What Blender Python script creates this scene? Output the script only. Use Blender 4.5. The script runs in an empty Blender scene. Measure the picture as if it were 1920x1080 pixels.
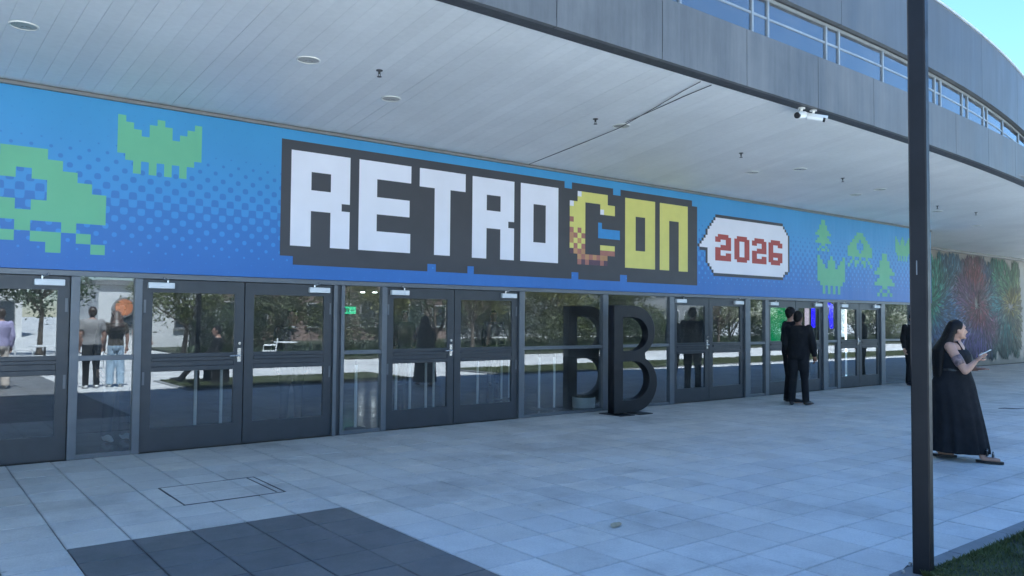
import bpy, bmesh, math, random
from mathutils import Vector, Matrix
R = math.radians
random.seed(7)
S = bpy.context.scene
COL = S.collection

# ------------------------------------------------------------------ camera, sky, sun, exposure
FPX, YAW, PIT, ROLL = 1476.7, 0.665425, 0.03731, 0.008355
cam_d = bpy.data.cameras.new('camera')
cam = bpy.data.objects.new('camera', cam_d); COL.objects.link(cam)
cam_d.sensor_width = 36.0; cam_d.lens = 36.0 * FPX / 1920.0
cam_d.clip_start = 0.05; cam_d.clip_end = 3000
cam.location = (0, 0, 1.6)
cam.matrix_world = (Matrix.Translation((0, 0, 1.6)) @ Matrix.Rotation(-YAW, 4, 'Z')
                    @ Matrix.Rotation(math.pi / 2 + PIT, 4, 'X') @ Matrix.Rotation(ROLL, 4, 'Z'))
S.camera = cam

SUN_EL, SUN_AZ = R(62), R(-12)          # azimuth from +Y (behind the building) towards +X
w = bpy.data.worlds.new('World'); S.world = w; w.use_nodes = True
nt = w.node_tree; nt.nodes.clear()
sky = nt.nodes.new('ShaderNodeTexSky'); sky.sky_type = 'NISHITA'; sky.sun_disc = False
sky.sun_elevation = SUN_EL; sky.sun_rotation = SUN_AZ
sky.air_density = 1.0; sky.dust_density = 0.0; sky.ozone_density = 5.0
bg = nt.nodes.new('ShaderNodeBackground'); bg.inputs['Strength'].default_value = 0.072
wo = nt.nodes.new('ShaderNodeOutputWorld')
nt.links.new(sky.outputs[0], bg.inputs[0]); nt.links.new(bg.outputs[0], wo.inputs[0])

sd = bpy.data.lights.new('sun', 'SUN'); sd.energy = 5.0; sd.angle = R(0.53); sd.color = (1.0, 0.96, 0.90)
sun = bpy.data.objects.new('sun', sd); COL.objects.link(sun)
sv = Vector((math.sin(SUN_AZ) * math.cos(SUN_EL), math.cos(SUN_AZ) * math.cos(SUN_EL), math.sin(SUN_EL)))
sun.rotation_euler = sv.to_track_quat('Z', 'Y').to_euler(); sun.location = (10, 20, 40)

S.view_settings.view_transform = 'Standard'; S.view_settings.look = 'None'
S.view_settings.exposure = 2.31; S.view_settings.use_white_balance = True; S.view_settings.white_balance_temperature = 5500; S.view_settings.white_balance_tint = 3; S.view_settings.gamma = 1.0; S.view_settings.use_curve_mapping = False
S.cycles.use_denoising = True
S.cycles.max_bounces = 10; S.cycles.transparent_max_bounces = 16
S.cycles.glossy_bounces = 5; S.cycles.diffuse_bounces = 5
S.cycles.caustics_reflective = False; S.cycles.caustics_refractive = False
S.cycles.sample_clamp_indirect = 6.0

# ------------------------------------------------------------------ node helpers and materials
class NT:
    def __init__(s, name):
        s.m = bpy.data.materials.new(name); s.m.use_nodes = True
        s.t = s.m.node_tree; s.t.nodes.clear()
        s.out = s.n('ShaderNodeOutputMaterial')
    def n(s, typ, **kw):
        o = s.t.nodes.new(typ)
        for k, v in kw.items(): setattr(o, k, v)
        return o
    def l(s, a, b): s.t.links.new(a, b)
    def val(s, inp, v):
        if hasattr(v, 'links') or hasattr(v, 'is_output'): s.l(v, inp)
        else: inp.default_value = v
    def math(s, op, a, b=None, c=None):
        o = s.n('ShaderNodeMath', operation=op)
        s.val(o.inputs[0], a)
        if b is not None: s.val(o.inputs[1], b)
        if c is not None: s.val(o.inputs[2], c)
        return o.outputs[0]
    def mix(s, f, a, b, bt='MIX'):
        o = s.n('ShaderNodeMix', data_type='RGBA', blend_type=bt)
        s.val(o.inputs['Factor'], f)
        s.val(o.inputs[6], a if not isinstance(a, tuple) else (*a, 1)[:4])
        s.val(o.inputs[7], b if not isinstance(b, tuple) else (*b, 1)[:4])
        return o.outputs[2]
    def pos(s):
        return s.n('ShaderNodeNewGeometry').outputs['Position']
    def objc(s):
        return s.n('ShaderNodeTexCoord').outputs['Object']
    def mapping(s, v, scale):
        o = s.n('ShaderNodeMapping'); s.l(v, o.inputs[0]); o.inputs['Scale'].default_value = scale
        return o.outputs[0]
    def noise(s, v, scale, detail=4, rough=0.55):
        o = s.n('ShaderNodeTexNoise'); s.l(v, o.inputs['Vector'])
        o.inputs['Scale'].default_value = scale; o.inputs['Detail'].default_value = detail
        o.inputs['Roughness'].default_value = rough
        return o.outputs['Fac']
    def ramp(s, f, lo, hi, a=0.0, b=1.0):
        o = s.n('ShaderNodeMapRange'); s.l(f, o.inputs[0])
        o.inputs[1].default_value = lo; o.inputs[2].default_value = hi
        o.inputs[3].default_value = a; o.inputs[4].default_value = b
        return o.outputs[0]
    def bump(s, h, strength, dist=0.01):
        o = s.n('ShaderNodeBump'); s.l(h, o.inputs['Height'])
        o.inputs['Strength'].default_value = strength; o.inputs['Distance'].default_value = dist
        return o.outputs[0]
    def bsdf(s, col, rough=0.6, metal=0.0, spec=0.5, normal=None, **kw):
        b = s.n('ShaderNodeBsdfPrincipled')
        s.val(b.inputs['Base Color'], col if not isinstance(col, tuple) else (*col, 1)[:4])
        s.val(b.inputs['Roughness'], rough); s.val(b.inputs['Metallic'], metal)
        b.inputs['Specular IOR Level'].default_value = spec
        if normal is not None: s.l(normal, b.inputs['Normal'])
        for k, v in kw.items(): b.inputs[k].default_value = v
        s.l(b.outputs[0], s.out.inputs[0])
        return s.m

def simple(name, col, rough=0.6, metal=0.0, var=0.12, scale=6.0, bump=0.0, spec=0.5, bscale=60):
    t = NT(name); p = t.objc(); n = t.noise(p, scale, 5)
    k = t.ramp(n, 0.25, 0.75, 1 - var, 1 + var)
    g = t.n('ShaderNodeCombineColor'); [t.l(k, g.inputs[i]) for i in range(3)]
    c = t.mix(1.0, col, g.outputs[0], 'MULTIPLY')
    nn = t.bump(t.noise(p, bscale, 4), bump, 0.01) if bump else None
    rr = t.ramp(t.noise(p, scale * 2.3, 3), 0.3, 0.7, max(rough - 0.07, 0.03), min(rough + 0.07, 1))
    return t.bsdf(c, rr, metal, spec, nn)

def emit(name, col, strength):
    t = NT(name); e = t.n('ShaderNodeEmission'); e.inputs[0].default_value = (*col, 1); e.inputs[1].default_value = strength
    t.l(e.outputs[0], t.out.inputs[0]); return t.m

PITCH, PX0, PY0 = 0.4081, 0.974, 6.123    # paver grid

def paver_mat(name, base, dark=False, joints=False):
    t = NT(name); p = t.pos()
    sub = t.n('ShaderNodeVectorMath', operation='SUBTRACT'); t.l(p, sub.inputs[0]); sub.inputs[1].default_value = (PX0, PY0, 0)
    dv = t.n('ShaderNodeVectorMath', operation='DIVIDE'); t.l(sub.outputs[0], dv.inputs[0]); dv.inputs[1].default_value = (PITCH, PITCH, 1)
    sep = t.n('ShaderNodeSeparateXYZ'); t.l(dv.outputs[0], sep.inputs[0])
    fx = t.math('FLOOR', sep.outputs[0]); fy = t.math('FLOOR', sep.outputs[1])
    cmb = t.n('ShaderNodeCombineXYZ'); t.l(fx, cmb.inputs[0]); t.l(fy, cmb.inputs[1])
    wn = t.n('ShaderNodeTexWhiteNoise', noise_dimensions='2D'); t.l(cmb.outputs[0], wn.inputs['Vector'])
    tone = t.ramp(wn.outputs['Value'], 0, 1, 0.91, 1.06)
    grain = t.noise(p, 55, 5, 0.7)
    grain = t.ramp(grain, 0.3, 0.7, 0.9, 1.1)
    blot = t.ramp(t.noise(p, 1.7, 6, 0.65), 0.3, 0.7, 0.86, 1.1)
    fine = t.ramp(t.noise(p, 260, 2, 0.5), 0.35, 0.65, 0.92, 1.08)
    k = t.math('MULTIPLY', t.math('MULTIPLY', tone, grain), t.math('MULTIPLY', blot, fine))
    # dirt gathered along the edges of each paver
    ax = t.math('ABSOLUTE', t.math('SUBTRACT', t.math('FRACT', sep.outputs[0]), 0.5))
    ay = t.math('ABSOLUTE', t.math('SUBTRACT', t.math('FRACT', sep.outputs[1]), 0.5))
    e = t.math('MAXIMUM', ax, ay)
    e = t.math('ADD', e, t.math('MULTIPLY', t.math('SUBTRACT', t.noise(p, 9, 4), 0.5), 0.1))
    edge = t.ramp(e, 0.45, 0.5, 1.0, 0.8)
    k = t.math('MULTIPLY', k, edge)
    # small dark spots (gum, drips)
    vo = t.n('ShaderNodeTexVoronoi', feature='F1'); t.l(p, vo.inputs['Vector']); vo.inputs['Scale'].default_value = 1.9
    spot = t.ramp(vo.outputs['Distance'], 0.02, 0.045, 0.6, 1.0)
    k = t.math('MULTIPLY', k, spot)
    stain = t.ramp(t.noise(p, 0.75, 7, 0.72), 0.50, 0.70, 1.0, 0.70)
    k = t.math('MULTIPLY', k, stain)
    drip = t.ramp(t.noise(t.mapping(p, (1.0, 0.35, 1.0)), 4.0, 6, 0.7), 0.60, 0.75, 1.0, 0.82)
    k = t.math('MULTIPLY', k, drip)
    if joints:
        j = t.ramp(t.math('MAXIMUM', ax, ay), 0.488, 0.494, 1.0, 0.35); k = t.math('MULTIPLY', k, j)
    g = t.n('ShaderNodeCombineColor'); [t.l(k, g.inputs[i]) for i in range(3)]
    warm = t.mix(wn.outputs['Color'], base, tuple(c * f for c, f in zip(base, (1.03, 0.995, 0.94))))
    c = t.mix(1.0, warm, g.outputs[0], 'MULTIPLY')
    rr = t.ramp(t.noise(p, 3.1, 4), 0.3, 0.7, 0.42, 0.62)
    return t.bsdf(c, rr, 0, 0.45, t.bump(t.noise(p, 120, 4), 0.25, 0.004))

def streak_mat(name, base, amt=0.35):
    t = NT(name); p = t.pos()
    a = t.noise(t.mapping(p, (3.2, 3.2, 0.55)), 1.0, 7, 0.68)
    b = t.noise(t.mapping(p, (13, 13, 0.5)), 1.0, 5, 0.65)
    c = t.noise(p, 1.1, 5, 0.6)
    k = t.math('ADD', t.math('ADD', t.math('MULTIPLY', a, 0.5), t.math('MULTIPLY', b, 0.2)), t.math('MULTIPLY', c, 0.3))
    k = t.ramp(k, 0.36, 0.66, 1 - amt, 1 + amt * 1.3)
    oi = t.n('ShaderNodeObjectInfo'); k = t.math('MULTIPLY', k, t.ramp(oi.outputs['Random'], 0, 1, 0.9, 1.1))
    g = t.n('ShaderNodeCombineColor'); [t.l(k, g.inputs[i]) for i in range(3)]
    return t.bsdf(t.mix(1.0, base, g.outputs[0], 'MULTIPLY'), t.ramp(a, 0.3, 0.7, 0.4, 0.6), 0.0, 0.5, t.bump(t.noise(p, 40, 4), 0.1, 0.004))

def board_mat():
    t = NT('ceiling_paint'); p = t.pos(); oi = t.n('ShaderNodeObjectInfo')
    k = t.ramp(oi.outputs['Random'], 0, 1, 0.97, 1.03)
    k = t.math('MULTIPLY', k, t.ramp(t.noise(p, 0.6, 5, 0.6), 0.3, 0.7, 0.92, 1.06))
    k = t.math('MULTIPLY', k, t.ramp(t.noise(p, 14, 4, 0.6), 0.3, 0.7, 0.97, 1.03))
    g = t.n('ShaderNodeCombineColor'); [t.l(k, g.inputs[i]) for i in range(3)]
    return t.bsdf(t.mix(1.0, (0.78, 0.78, 0.76), g.outputs[0], 'MULTIPLY'), 0.5, 0, 0.4)

def banner_mat():
    t = NT('banner_print'); p = t.pos(); sep = t.n('ShaderNodeSeparateXYZ'); t.l(p, sep.inputs[0])
    x, z = sep.outputs[0], sep.outputs[2]
    cx = t.math('COSINE', t.math('MULTIPLY', x, 2 * math.pi / 0.185))
    cz = t.math('COSINE', t.math('MULTIPLY', z, 2 * math.pi / 0.185))
    s = t.math('MULTIPLY', cx, cz)        # -1..1 staggered screen
    th = t.ramp(z, 2.25, 3.55, 1.0, -1.0)
    hal = t.ramp(t.math('SUBTRACT', s, th), -0.05, 0.05, 0.0, 1.0)
    # the halftone fades out behind the lettering and towards the upper edge
    lightc = t.mix(t.ramp(z, 2.1, 4.0), (0.075, 0.255, 0.64), (0.085, 0.30, 0.56))
    darkc = t.mix(t.ramp(z, 2.1, 4.0), (0.055, 0.165, 0.49), (0.065, 0.215, 0.50))
    c = t.mix(hal, darkc, lightc)
    n = t.ramp(t.noise(p, 0.8, 3), 0.3, 0.7, 0.95, 1.05)
    g = t.n('ShaderNodeCombineColor'); [t.l(n, g.inputs[i]) for i in range(3)]
    c = t.mix(1.0, c, g.outputs[0], 'MULTIPLY')
    wr = t.bump(t.noise(t.mapping(p, (1.3, 1, 0.35)), 1.0, 3), 0.5, 0.05)
    return t.bsdf(c, 0.38, 0, 0.4, wr)

def glass_mat(name, tint, ior=1.9, rough=0.0, wavy=0.004):
    t = NT(name); p = t.pos()
    fr = t.n('ShaderNodeFresnel'); fr.inputs[0].default_value = ior
    tr = t.n('ShaderNodeBsdfTransparent'); tr.inputs[0].default_value = (*tint, 1)
    gl = t.n('ShaderNodeBsdfGlossy'); gl.inputs['Roughness'].default_value = rough; gl.inputs['Color'].default_value = (0.95, 0.97, 1, 1)
    b = t.bump(t.noise(p, 1.3, 2), 0.06, wavy); t.l(b, gl.inputs['Normal'])
    mx = t.n('ShaderNodeMixShader'); bf = t.n('ShaderNodeNewGeometry').outputs['Backfacing']; t.l(t.math('MULTIPLY', fr.outputs[0], t.math('SUBTRACT', 1.0, bf)), mx.inputs[0]); t.l(tr.outputs[0], mx.inputs[1]); t.l(gl.outputs[0], mx.inputs[2])
    # pale dust and smear film, added to lift the pane's blacks like haze
    df = t.n('ShaderNodeBsdfDiffuse'); df.inputs[0].default_value = (0.55, 0.55, 0.53, 1)
    du = t.ramp(t.noise(p, 2.2, 7, 0.7), 0.35, 0.75, 0.012, 0.07)
    m2 = t.n('ShaderNodeMixShader'); t.l(du, m2.inputs[0]); t.l(mx.outputs[0], m2.inputs[1]); t.l(df.outputs[0], m2.inputs[2])
    t.l(m2.outputs[0], t.out.inputs[0]); return t.m

def leaf_mat(name, base, var=0.5):
    t = NT(name); p = t.pos()
    n = t.noise(p, 1.6, 3); n2 = t.noise(p, 14, 2)
    k = t.math('MULTIPLY', t.ramp(n, 0.3, 0.7, 1 - var, 1 + var), t.ramp(n2, 0.3, 0.7, 0.75, 1.25))
    g = t.n('ShaderNodeCombineColor'); [t.l(k, g.inputs[i]) for i in range(3)]
    c = t.mix(1.0, base, g.outputs[0], 'MULTIPLY')
    b = t.n('ShaderNodeBsdfPrincipled'); t.l(c, b.inputs['Base Color']); b.inputs['Roughness'].default_value = 0.55
    tl = t.n('ShaderNodeBsdfTranslucent'); t.l(c, tl.inputs[0])
    mx = t.n('ShaderNodeMixShader'); mx.inputs[0].default_value = 0.3
    t.l(b.outputs[0], mx.inputs[1]); t.l(tl.outputs[0], mx.inputs[2]); t.l(mx.outputs[0], t.out.inputs[0]); return t.m

def attr_mat(name, rough=0.6):
    t = NT(name); a = t.n('ShaderNodeVertexColor'); a.layer_name = 'paint'
    return t.bsdf(a.outputs[0], rough, 0, 0.4)

M = dict(
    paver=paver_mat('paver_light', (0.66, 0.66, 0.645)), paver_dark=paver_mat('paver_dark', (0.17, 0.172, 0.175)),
    plaza=paver_mat('plaza_far', (0.66, 0.66, 0.645), joints=True),
    grout=simple('grout', (0.09, 0.088, 0.085), 0.9), kerb=simple('kerb_concrete', (0.24, 0.24, 0.235), 0.85, var=0.2, scale=5, bump=0.3),
    soil=simple('soil', (0.05, 0.055, 0.03), 0.95, var=0.4, scale=8),
    grass=leaf_mat('grass_blades', (0.105, 0.125, 0.042), 0.35),
    fascia=streak_mat('weathered_panel', (0.11, 0.113, 0.115), 0.36), upper=streak_mat('upper_panel', (0.085, 0.094, 0.105), 0.24),
    edge=simple('dark_edge_trim', (0.05, 0.052, 0.057), 0.55), cap=simple('roof_cap', (0.62, 0.64, 0.66), 0.4, 0.3),
    board=board_mat(), void=simple('ceiling_void', (0.22, 0.22, 0.22), 0.9),
    trim=simple('shadow_trim', (0.20, 0.20, 0.19), 0.5), frame=simple('mullion_aluminium', (0.15, 0.165, 0.185), 0.38, 0.35, var=0.08),
    leaf_frame=simple('door_frame_paint', (0.055, 0.062, 0.072), 0.36, 0.2, var=0.1),
    win_frame=simple('window_frame', (0.30, 0.32, 0.33), 0.4, 0.3),
    glass=glass_mat('door_glass', (0.88, 0.90, 0.90), 2.3), win_glass=glass_mat('strip_window_glass', (0.62, 0.66, 0.72), 2.8),
    steel=simple('brushed_steel', (0.62, 0.62, 0.62), 0.25, 0.9, var=0.05), closer=simple('closer_silver', (0.72, 0.74, 0.76), 0.4, 0.1, var=0.04),
    white=simple('white_plastic', (0.75, 0.75, 0.73), 0.4, var=0.05), black=simple('black_plastic', (0.015, 0.015, 0.017), 0.4),
    banner=banner_mat(), p_dark=simple('print_charcoal', (0.050, 0.052, 0.062), 0.5, var=0.06, scale=2),
    p_white=simple('print_white', (0.76, 0.76, 0.84), 0.5, var=0.04, scale=2), p_yellow=simple('print_yellow', (0.66, 0.62, 0.17), 0.5, var=0.04),
    p_red=simple('print_red', (0.36, 0.06, 0.055), 0.5, var=0.04), p_green=simple('print_green', (0.17, 0.46, 0.27), 0.5, var=0.05, scale=2),
    p_pink=simple('print_pink', (0.36, 0.15, 0.12), 0.5), p_orange=simple('print_orange', (0.46, 0.25, 0.12), 0.5),
    p_mauve=simple('print_mauve', (0.10, 0.055, 0.085), 0.5), p_blue=simple('print_blue', (0.055, 0.24, 0.55), 0.5),
    post=simple('post_black_paint', (0.010, 0.011, 0.014), 0.5, 0.0, var=0.25, scale=4, bump=0.05, spec=0.22),
    letter=simple('letter_black_paint', (0.014, 0.015, 0.018), 0.42, var=0.3, scale=3, spec=0.35, bump=0.06),
    mural_wall=streak_mat('beige_render', (0.20, 0.185, 0.155), 0.12), mural=attr_mat('mural_paint'),
    lobby_floor=simple('lobby_floor', (0.14, 0.14, 0.145), 0.14, var=0.1, scale=1.5), lobby_wall=simple('lobby_wall', (0.20, 0.20, 0.20), 0.7),
    lobby_ceil=simple('lobby_ceiling', (0.30, 0.30, 0.30), 0.8),
    skin=simple('skin', (0.42, 0.25, 0.18), 0.5, var=0.08, scale=9), skin_d=simple('skin_dark', (0.20, 0.10, 0.065), 0.5, var=0.08, scale=9),
    cloth_black=simple('black_cloth', (0.013, 0.014, 0.017), 0.8, var=0.35, scale=7, bump=0.7, spec=0.2, bscale=18),
    cloth_navy=simple('navy_cloth', (0.016, 0.018, 0.028), 0.8, var=0.35, scale=7, bump=0.7, spec=0.2, bscale=18),
    cloth_grey=simple('grey_cloth', (0.30, 0.29, 0.28), 0.9, var=0.12, bump=0.3, bscale=18), denim=simple('pale_denim', (0.36, 0.47, 0.58), 0.9, var=0.2, bump=0.3, bscale=18),
    cloth_lilac=simple('lilac_cloth', (0.42, 0.38, 0.58), 0.9, var=0.1, bump=0.3, bscale=18), cloth_cream=simple('cream_cloth', (0.66, 0.58, 0.50), 0.9, bump=0.3, bscale=18),
    cloth_brown=simple('dark_brown_cloth', (0.055, 0.045, 0.03), 0.9, var=0.3),
    hair=simple('black_hair', (0.006, 0.005, 0.005), 0.55, var=0.4, scale=20, bump=0.6, bscale=70, spec=0.25), hair_b=simple('brown_hair', (0.05, 0.03, 0.018), 0.45, var=0.4, scale=20),
    shoe=simple('black_leather', (0.010, 0.010, 0.011), 0.35), shoe_w=simple('white_sneaker', (0.72, 0.72, 0.70), 0.6), tattoo=simple('tattoo_ink', (0.20, 0.14, 0.14), 0.5, var=0.7, scale=28),
    eye=simple('eye', (0.05, 0.04, 0.035), 0.2), lip=simple('lip', (0.30, 0.11, 0.10), 0.5),
    bark=simple('bark', (0.11, 0.085, 0.06), 0.9, var=0.35, scale=9, bump=0.5), leaf_a=leaf_mat('leaf_olive', (0.10, 0.115, 0.032)), leaf_b=leaf_mat('leaf_dark', (0.05, 0.075, 0.025)),
    leaf_c=leaf_mat('leaf_yellow_green', (0.16, 0.16, 0.04)),
    bw=simple('white_render', (0.66, 0.65, 0.62), 0.8, var=0.08, scale=0.6), bg=simple('grey_render', (0.20, 0.20, 0.195), 0.85, var=0.15, scale=0.6), bb=simple('brown_brick', (0.17, 0.12, 0.095), 0.85, var=0.25, scale=1.2),
    far_glass=simple('far_window', (0.04, 0.05, 0.06), 0.08), orange=simple('orange_sign', (0.55, 0.20, 0.08), 0.5),
    leaf_dry=simple('dry_leaf', (0.42, 0.36, 0.24), 0.8, var=0.3, scale=30), iron=simple('cast_iron', (0.07, 0.07, 0.072), 0.6, 0.4),
    lamp_lens=simple('lamp_lens', (0.34, 0.33, 0.29), 0.3), lamp_ring=simple('lamp_ring', (0.70, 0.69, 0.64), 0.45),
    e_green=emit('green_screen', (0.0, 0.32, 0.09), 0.16), e_blue=emit('blue_led', (0.02, 0.0, 1.0), 0.6), e_white=emit('white_led', (0.85, 0.95, 1.0), 0.22),
    e_pink=emit('pale_panel', (0.8, 0.62, 0.72), 0.2), e_spot=emit('lobby_spot', (1, 0.97, 0.9), 9.0), e_exit=emit('exit_green', (0.08, 0.7, 0.30), 0.25),
)

# ------------------------------------------------------------------ mesh helpers
class MB:
    def __init__(s): s.v = []; s.f = []; s.mi = []; s.cur = 0
    def add(s, vs, fs):
        o = len(s.v); s.v += [tuple(x) for x in vs]; s.f += [tuple(o + i for i in f) for f in fs]; s.mi += [s.cur] * len(fs)
        return s
    def box(s, x0, x1, y0, y1, z0, z1):
        return s.add([(x0, y0, z0), (x1, y0, z0), (x1, y1, z0), (x0, y1, z0), (x0, y0, z1), (x1, y0, z1), (x1, y1, z1), (x0, y1, z1)],
                     [(0, 3, 2, 1), (4, 5, 6, 7), (0, 1, 5, 4), (1, 2, 6, 5), (2, 3, 7, 6), (3, 0, 4, 7)])
    def hexa(s, b, t):
        return s.add(list(b) + list(t), [(0, 3, 2, 1), (4, 5, 6, 7), (0, 1, 5, 4), (1, 2, 6, 5), (2, 3, 7, 6), (3, 0, 4, 7)])
    def prism(s, poly, d0, d1, axis='Y'):
        n = len(poly)
        mk = (lambda a, b, d: (a, d, b)) if axis == 'Y' else ((lambda a, b, d: (a, b, d)) if axis == 'Z' else (lambda a, b, d: (d, a, b)))
        vs = [mk(a, b, d0) for a, b in poly] + [mk(a, b, d1) for a, b in poly]
        fs = [tuple(range(n)), tuple(range(2 * n - 1, n - 1, -1))] + [(i, (i + 1) % n, n + (i + 1) % n, n + i)[::-1] for i in range(n)]
        return s.add(vs, fs)
    def tube(s, pts, rad, n=10, squash=None):
        pts = [Vector(p) for p in pts]; m = len(pts); rings = []; up = None
        for i, p in enumerate(pts):
            d = (pts[min(i + 1, m - 1)] - pts[max(i - 1, 0)]).normalized()
            if up is None:
                up = Vector((0, 0, 1)) if abs(d.z) < 0.9 else Vector((0, 1, 0))
            a = d.cross(up)
            if a.length < 1e-5: a = d.cross(Vector((1, 0, 0)))
            a.normalize(); b = a.cross(d).normalized(); up = b
            r = rad[i] if isinstance(rad, (list, tuple)) else rad
            ra, rb = (r if isinstance(r, (list, tuple)) else (r, r))
            rings.append([p + a * (ra * math.cos(2 * math.pi * k / n)) + b * (rb * math.sin(2 * math.pi * k / n)) for k in range(n)])
        vs = [q for r_ in rings for q in r_]
        fs = [(i * n + k, i * n + (k + 1) % n, (i + 1) * n + (k + 1) % n, (i + 1) * n + k) for i in range(m - 1) for k in range(n)]
        fs += [tuple(range(n - 1, -1, -1)), tuple((m - 1) * n + k for k in range(n))]
        return s.add(vs, fs)
    def rings(s, rs, n=20, close=True):
        # rs: list of (cx, cy, z, rx, ry [,func(theta)])
        vs = []
        for r in rs:
            fn = r[5] if len(r) > 5 else (lambda t: 1.0)
            for k in range(n):
                t = 2 * math.pi * k / n; m = fn(t); vs.append((r[0] + r[3] * m * math.cos(t), r[1] + r[4] * m * math.sin(t), r[2]))
        m = len(rs)
        fs = [(i * n + k, i * n + (k + 1) % n, (i + 1) * n + (k + 1) % n, (i + 1) * n + k) for i in range(m - 1) for k in range(n)]
        if close: fs += [tuple(range(n - 1, -1, -1)), tuple((m - 1) * n + k for k in range(n))]
        return s.add(vs, fs)
    def ell(s, c, r, n=14, m=9):
        vs = [(c[0], c[1], c[2] - r[2])]
        for j in range(1, m):
            a = -math.pi / 2 + math.pi * j / m
            for k in range(n):
                t = 2 * math.pi * k / n; vs.append((c[0] + r[0] * math.cos(a) * math.cos(t), c[1] + r[1] * math.cos(a) * math.sin(t), c[2] + r[2] * math.sin(a)))
        vs.append((c[0], c[1], c[2] + r[2])); L = len(vs) - 1
        fs = [(0, 1 + (k + 1) % n, 1 + k) for k in range(n)] + [(L, L - n + k, L - n + (k + 1) % n) for k in range(n)]
        fs += [(1 + j * n + k, 1 + j * n + (k + 1) % n, 1 + (j + 1) * n + (k + 1) % n, 1 + (j + 1) * n + k) for j in range(m - 2) for k in range(n)]
        return s.add(vs, fs)
    def mesh(s, name, mats, smooth=False):
        me = bpy.data.meshes.new(name); me.from_pydata(s.v, [], s.f)
        for m in (mats if isinstance(mats, list) else [mats]): me.materials.append(m)
        if any(s.mi): me.polygons.foreach_set('material_index', s.mi)
        if smooth: me.polygons.foreach_set('use_smooth', [True] * len(me.polygons))
        me.update(); return me
    def build(s, name, mats, parent=None, smooth=False, bevel=0.0):
        o = link(name, s.mesh(name, mats, smooth), parent)
        if bevel:
            b = o.modifiers.new('edge', 'BEVEL'); b.width = bevel; b.segments = 2; b.limit_method = 'ANGLE'; b.harden_normals = False
        return o

def link(name, data, parent=None):
    o = bpy.data.objects.new(name, data); COL.objects.link(o)
    if parent is not None: o.parent = parent
    return o
def tag(o, label=None, cat=None, group=None, kind=None):
    if label: o['label'] = label
    if cat: o['category'] = cat
    if group: o['group'] = group
    if kind: o['kind'] = kind
    return o
def empty(name, loc, label, cat, rz=0.0, group=None):
    o = link(name, None); o.location = loc; o.rotation_euler = (0, 0, rz); o.empty_display_size = 0.2
    return tag(o, label, cat, group)
def BX(*a): return MB().box(*a)
def copy_tree(o, parent=None):
    c = o.copy(); COL.objects.link(c); c.parent = parent
    for ch in list(o.children): copy_tree(ch, c)
    return c
def fix_normals(o):
    bm = bmesh.new(); bm.from_mesh(o.data); bmesh.ops.recalc_face_normals(bm, faces=bm.faces); bm.to_mesh(o.data); bm.free(); return o

def project(x, y, z):
    dz = z - 1.6
    r = x * math.cos(YAW) - y * math.sin(YAW); d = x * math.sin(YAW) + y * math.cos(YAW)
    if d < 0.3: return None
    return 960 + FPX * r / d, 600 - FPX * dz / d, d

D = 9.80              # plane of the entrance front
ZT, ZB = 4.07, 2.075  # soffit height, head of the glazing

# ------------------------------------------------------------------ ground, paving, lawn
g = MB(); N = 12
g.add([(-400, -400, -0.045), (400, -400, -0.045), (400, 400, -0.045), (-400, 400, -0.045)], [(0, 1, 2, 3)])
tag(g.build('ground', M['plaza']), kind='structure')

LAWN = [(4.92, 10.7), (13.4, 44.0)]     # lawn beds along the path, X ranges
LY0, LY1 = -0.45, 2.45
pav = tag(BX(-8.0, 40.0, -5.3, 12.1, -0.04, -0.012).build('paving', M['grout']), kind='structure')
tiles = []
for i in range(-21, 94):
    for j in range(-28, 15):
        x0 = PX0 + i * PITCH; y0 = PY0 + j * PITCH
        xc, yc = x0 + PITCH / 2, y0 + PITCH / 2
        if y0 + PITCH > D + 0.02 and xc < 22.2: continue
        if y0 + PITCH > 12.05: continue
        if yc < LY1 and yc > LY0 and any(a - 0.02 < xc < b for a, b in LAWN): continue
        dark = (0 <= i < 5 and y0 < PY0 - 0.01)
        q = project(xc, yc, 0); sz = 0
        if q and -40 < q[0] < 1960 and q[1] < 1110: sz = 1.0 / (q[2] ** 3)
        tiles.append((sz, x0, y0, dark))
tiles.sort(key=lambda t: -t[0])
gp = 0.0036; hgt = PITCH - 2 * gp
def paver_mesh(name, mat):
    b = 0.003
    m = MB(); x1 = hgt
    m.add([(0, 0, -0.03), (x1, 0, -0.03), (x1, x1, -0.03), (0, x1, -0.03), (0, 0, -b), (x1, 0, -b), (x1, x1, -b), (0, x1, -b),
           (b, b, 0), (x1 - b, b, 0), (x1 - b, x1 - b, 0), (b, x1 - b, 0)],
          [(0, 1, 5, 4), (1, 2, 6, 5), (2, 3, 7, 6), (3, 0, 4, 7), (4, 5, 9, 8), (5, 6, 10, 9), (6, 7, 11, 10), (7, 4, 8, 11), (8, 9, 10, 11)])
    return m.mesh(name, mat), m
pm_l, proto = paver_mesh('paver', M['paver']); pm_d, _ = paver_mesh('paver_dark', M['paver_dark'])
rest_l, rest_d = MB(), MB()
rng = random.Random(3)
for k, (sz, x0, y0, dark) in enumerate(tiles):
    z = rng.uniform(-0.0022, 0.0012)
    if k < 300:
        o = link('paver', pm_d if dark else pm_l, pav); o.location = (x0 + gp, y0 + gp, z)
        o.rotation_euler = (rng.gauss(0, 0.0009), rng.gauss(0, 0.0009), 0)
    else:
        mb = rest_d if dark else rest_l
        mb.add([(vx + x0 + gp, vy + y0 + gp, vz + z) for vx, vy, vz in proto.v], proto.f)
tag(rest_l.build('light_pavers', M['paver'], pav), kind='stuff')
tag(rest_d.build('dark_pavers', M['paver_dark'], pav), kind='stuff')

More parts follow.
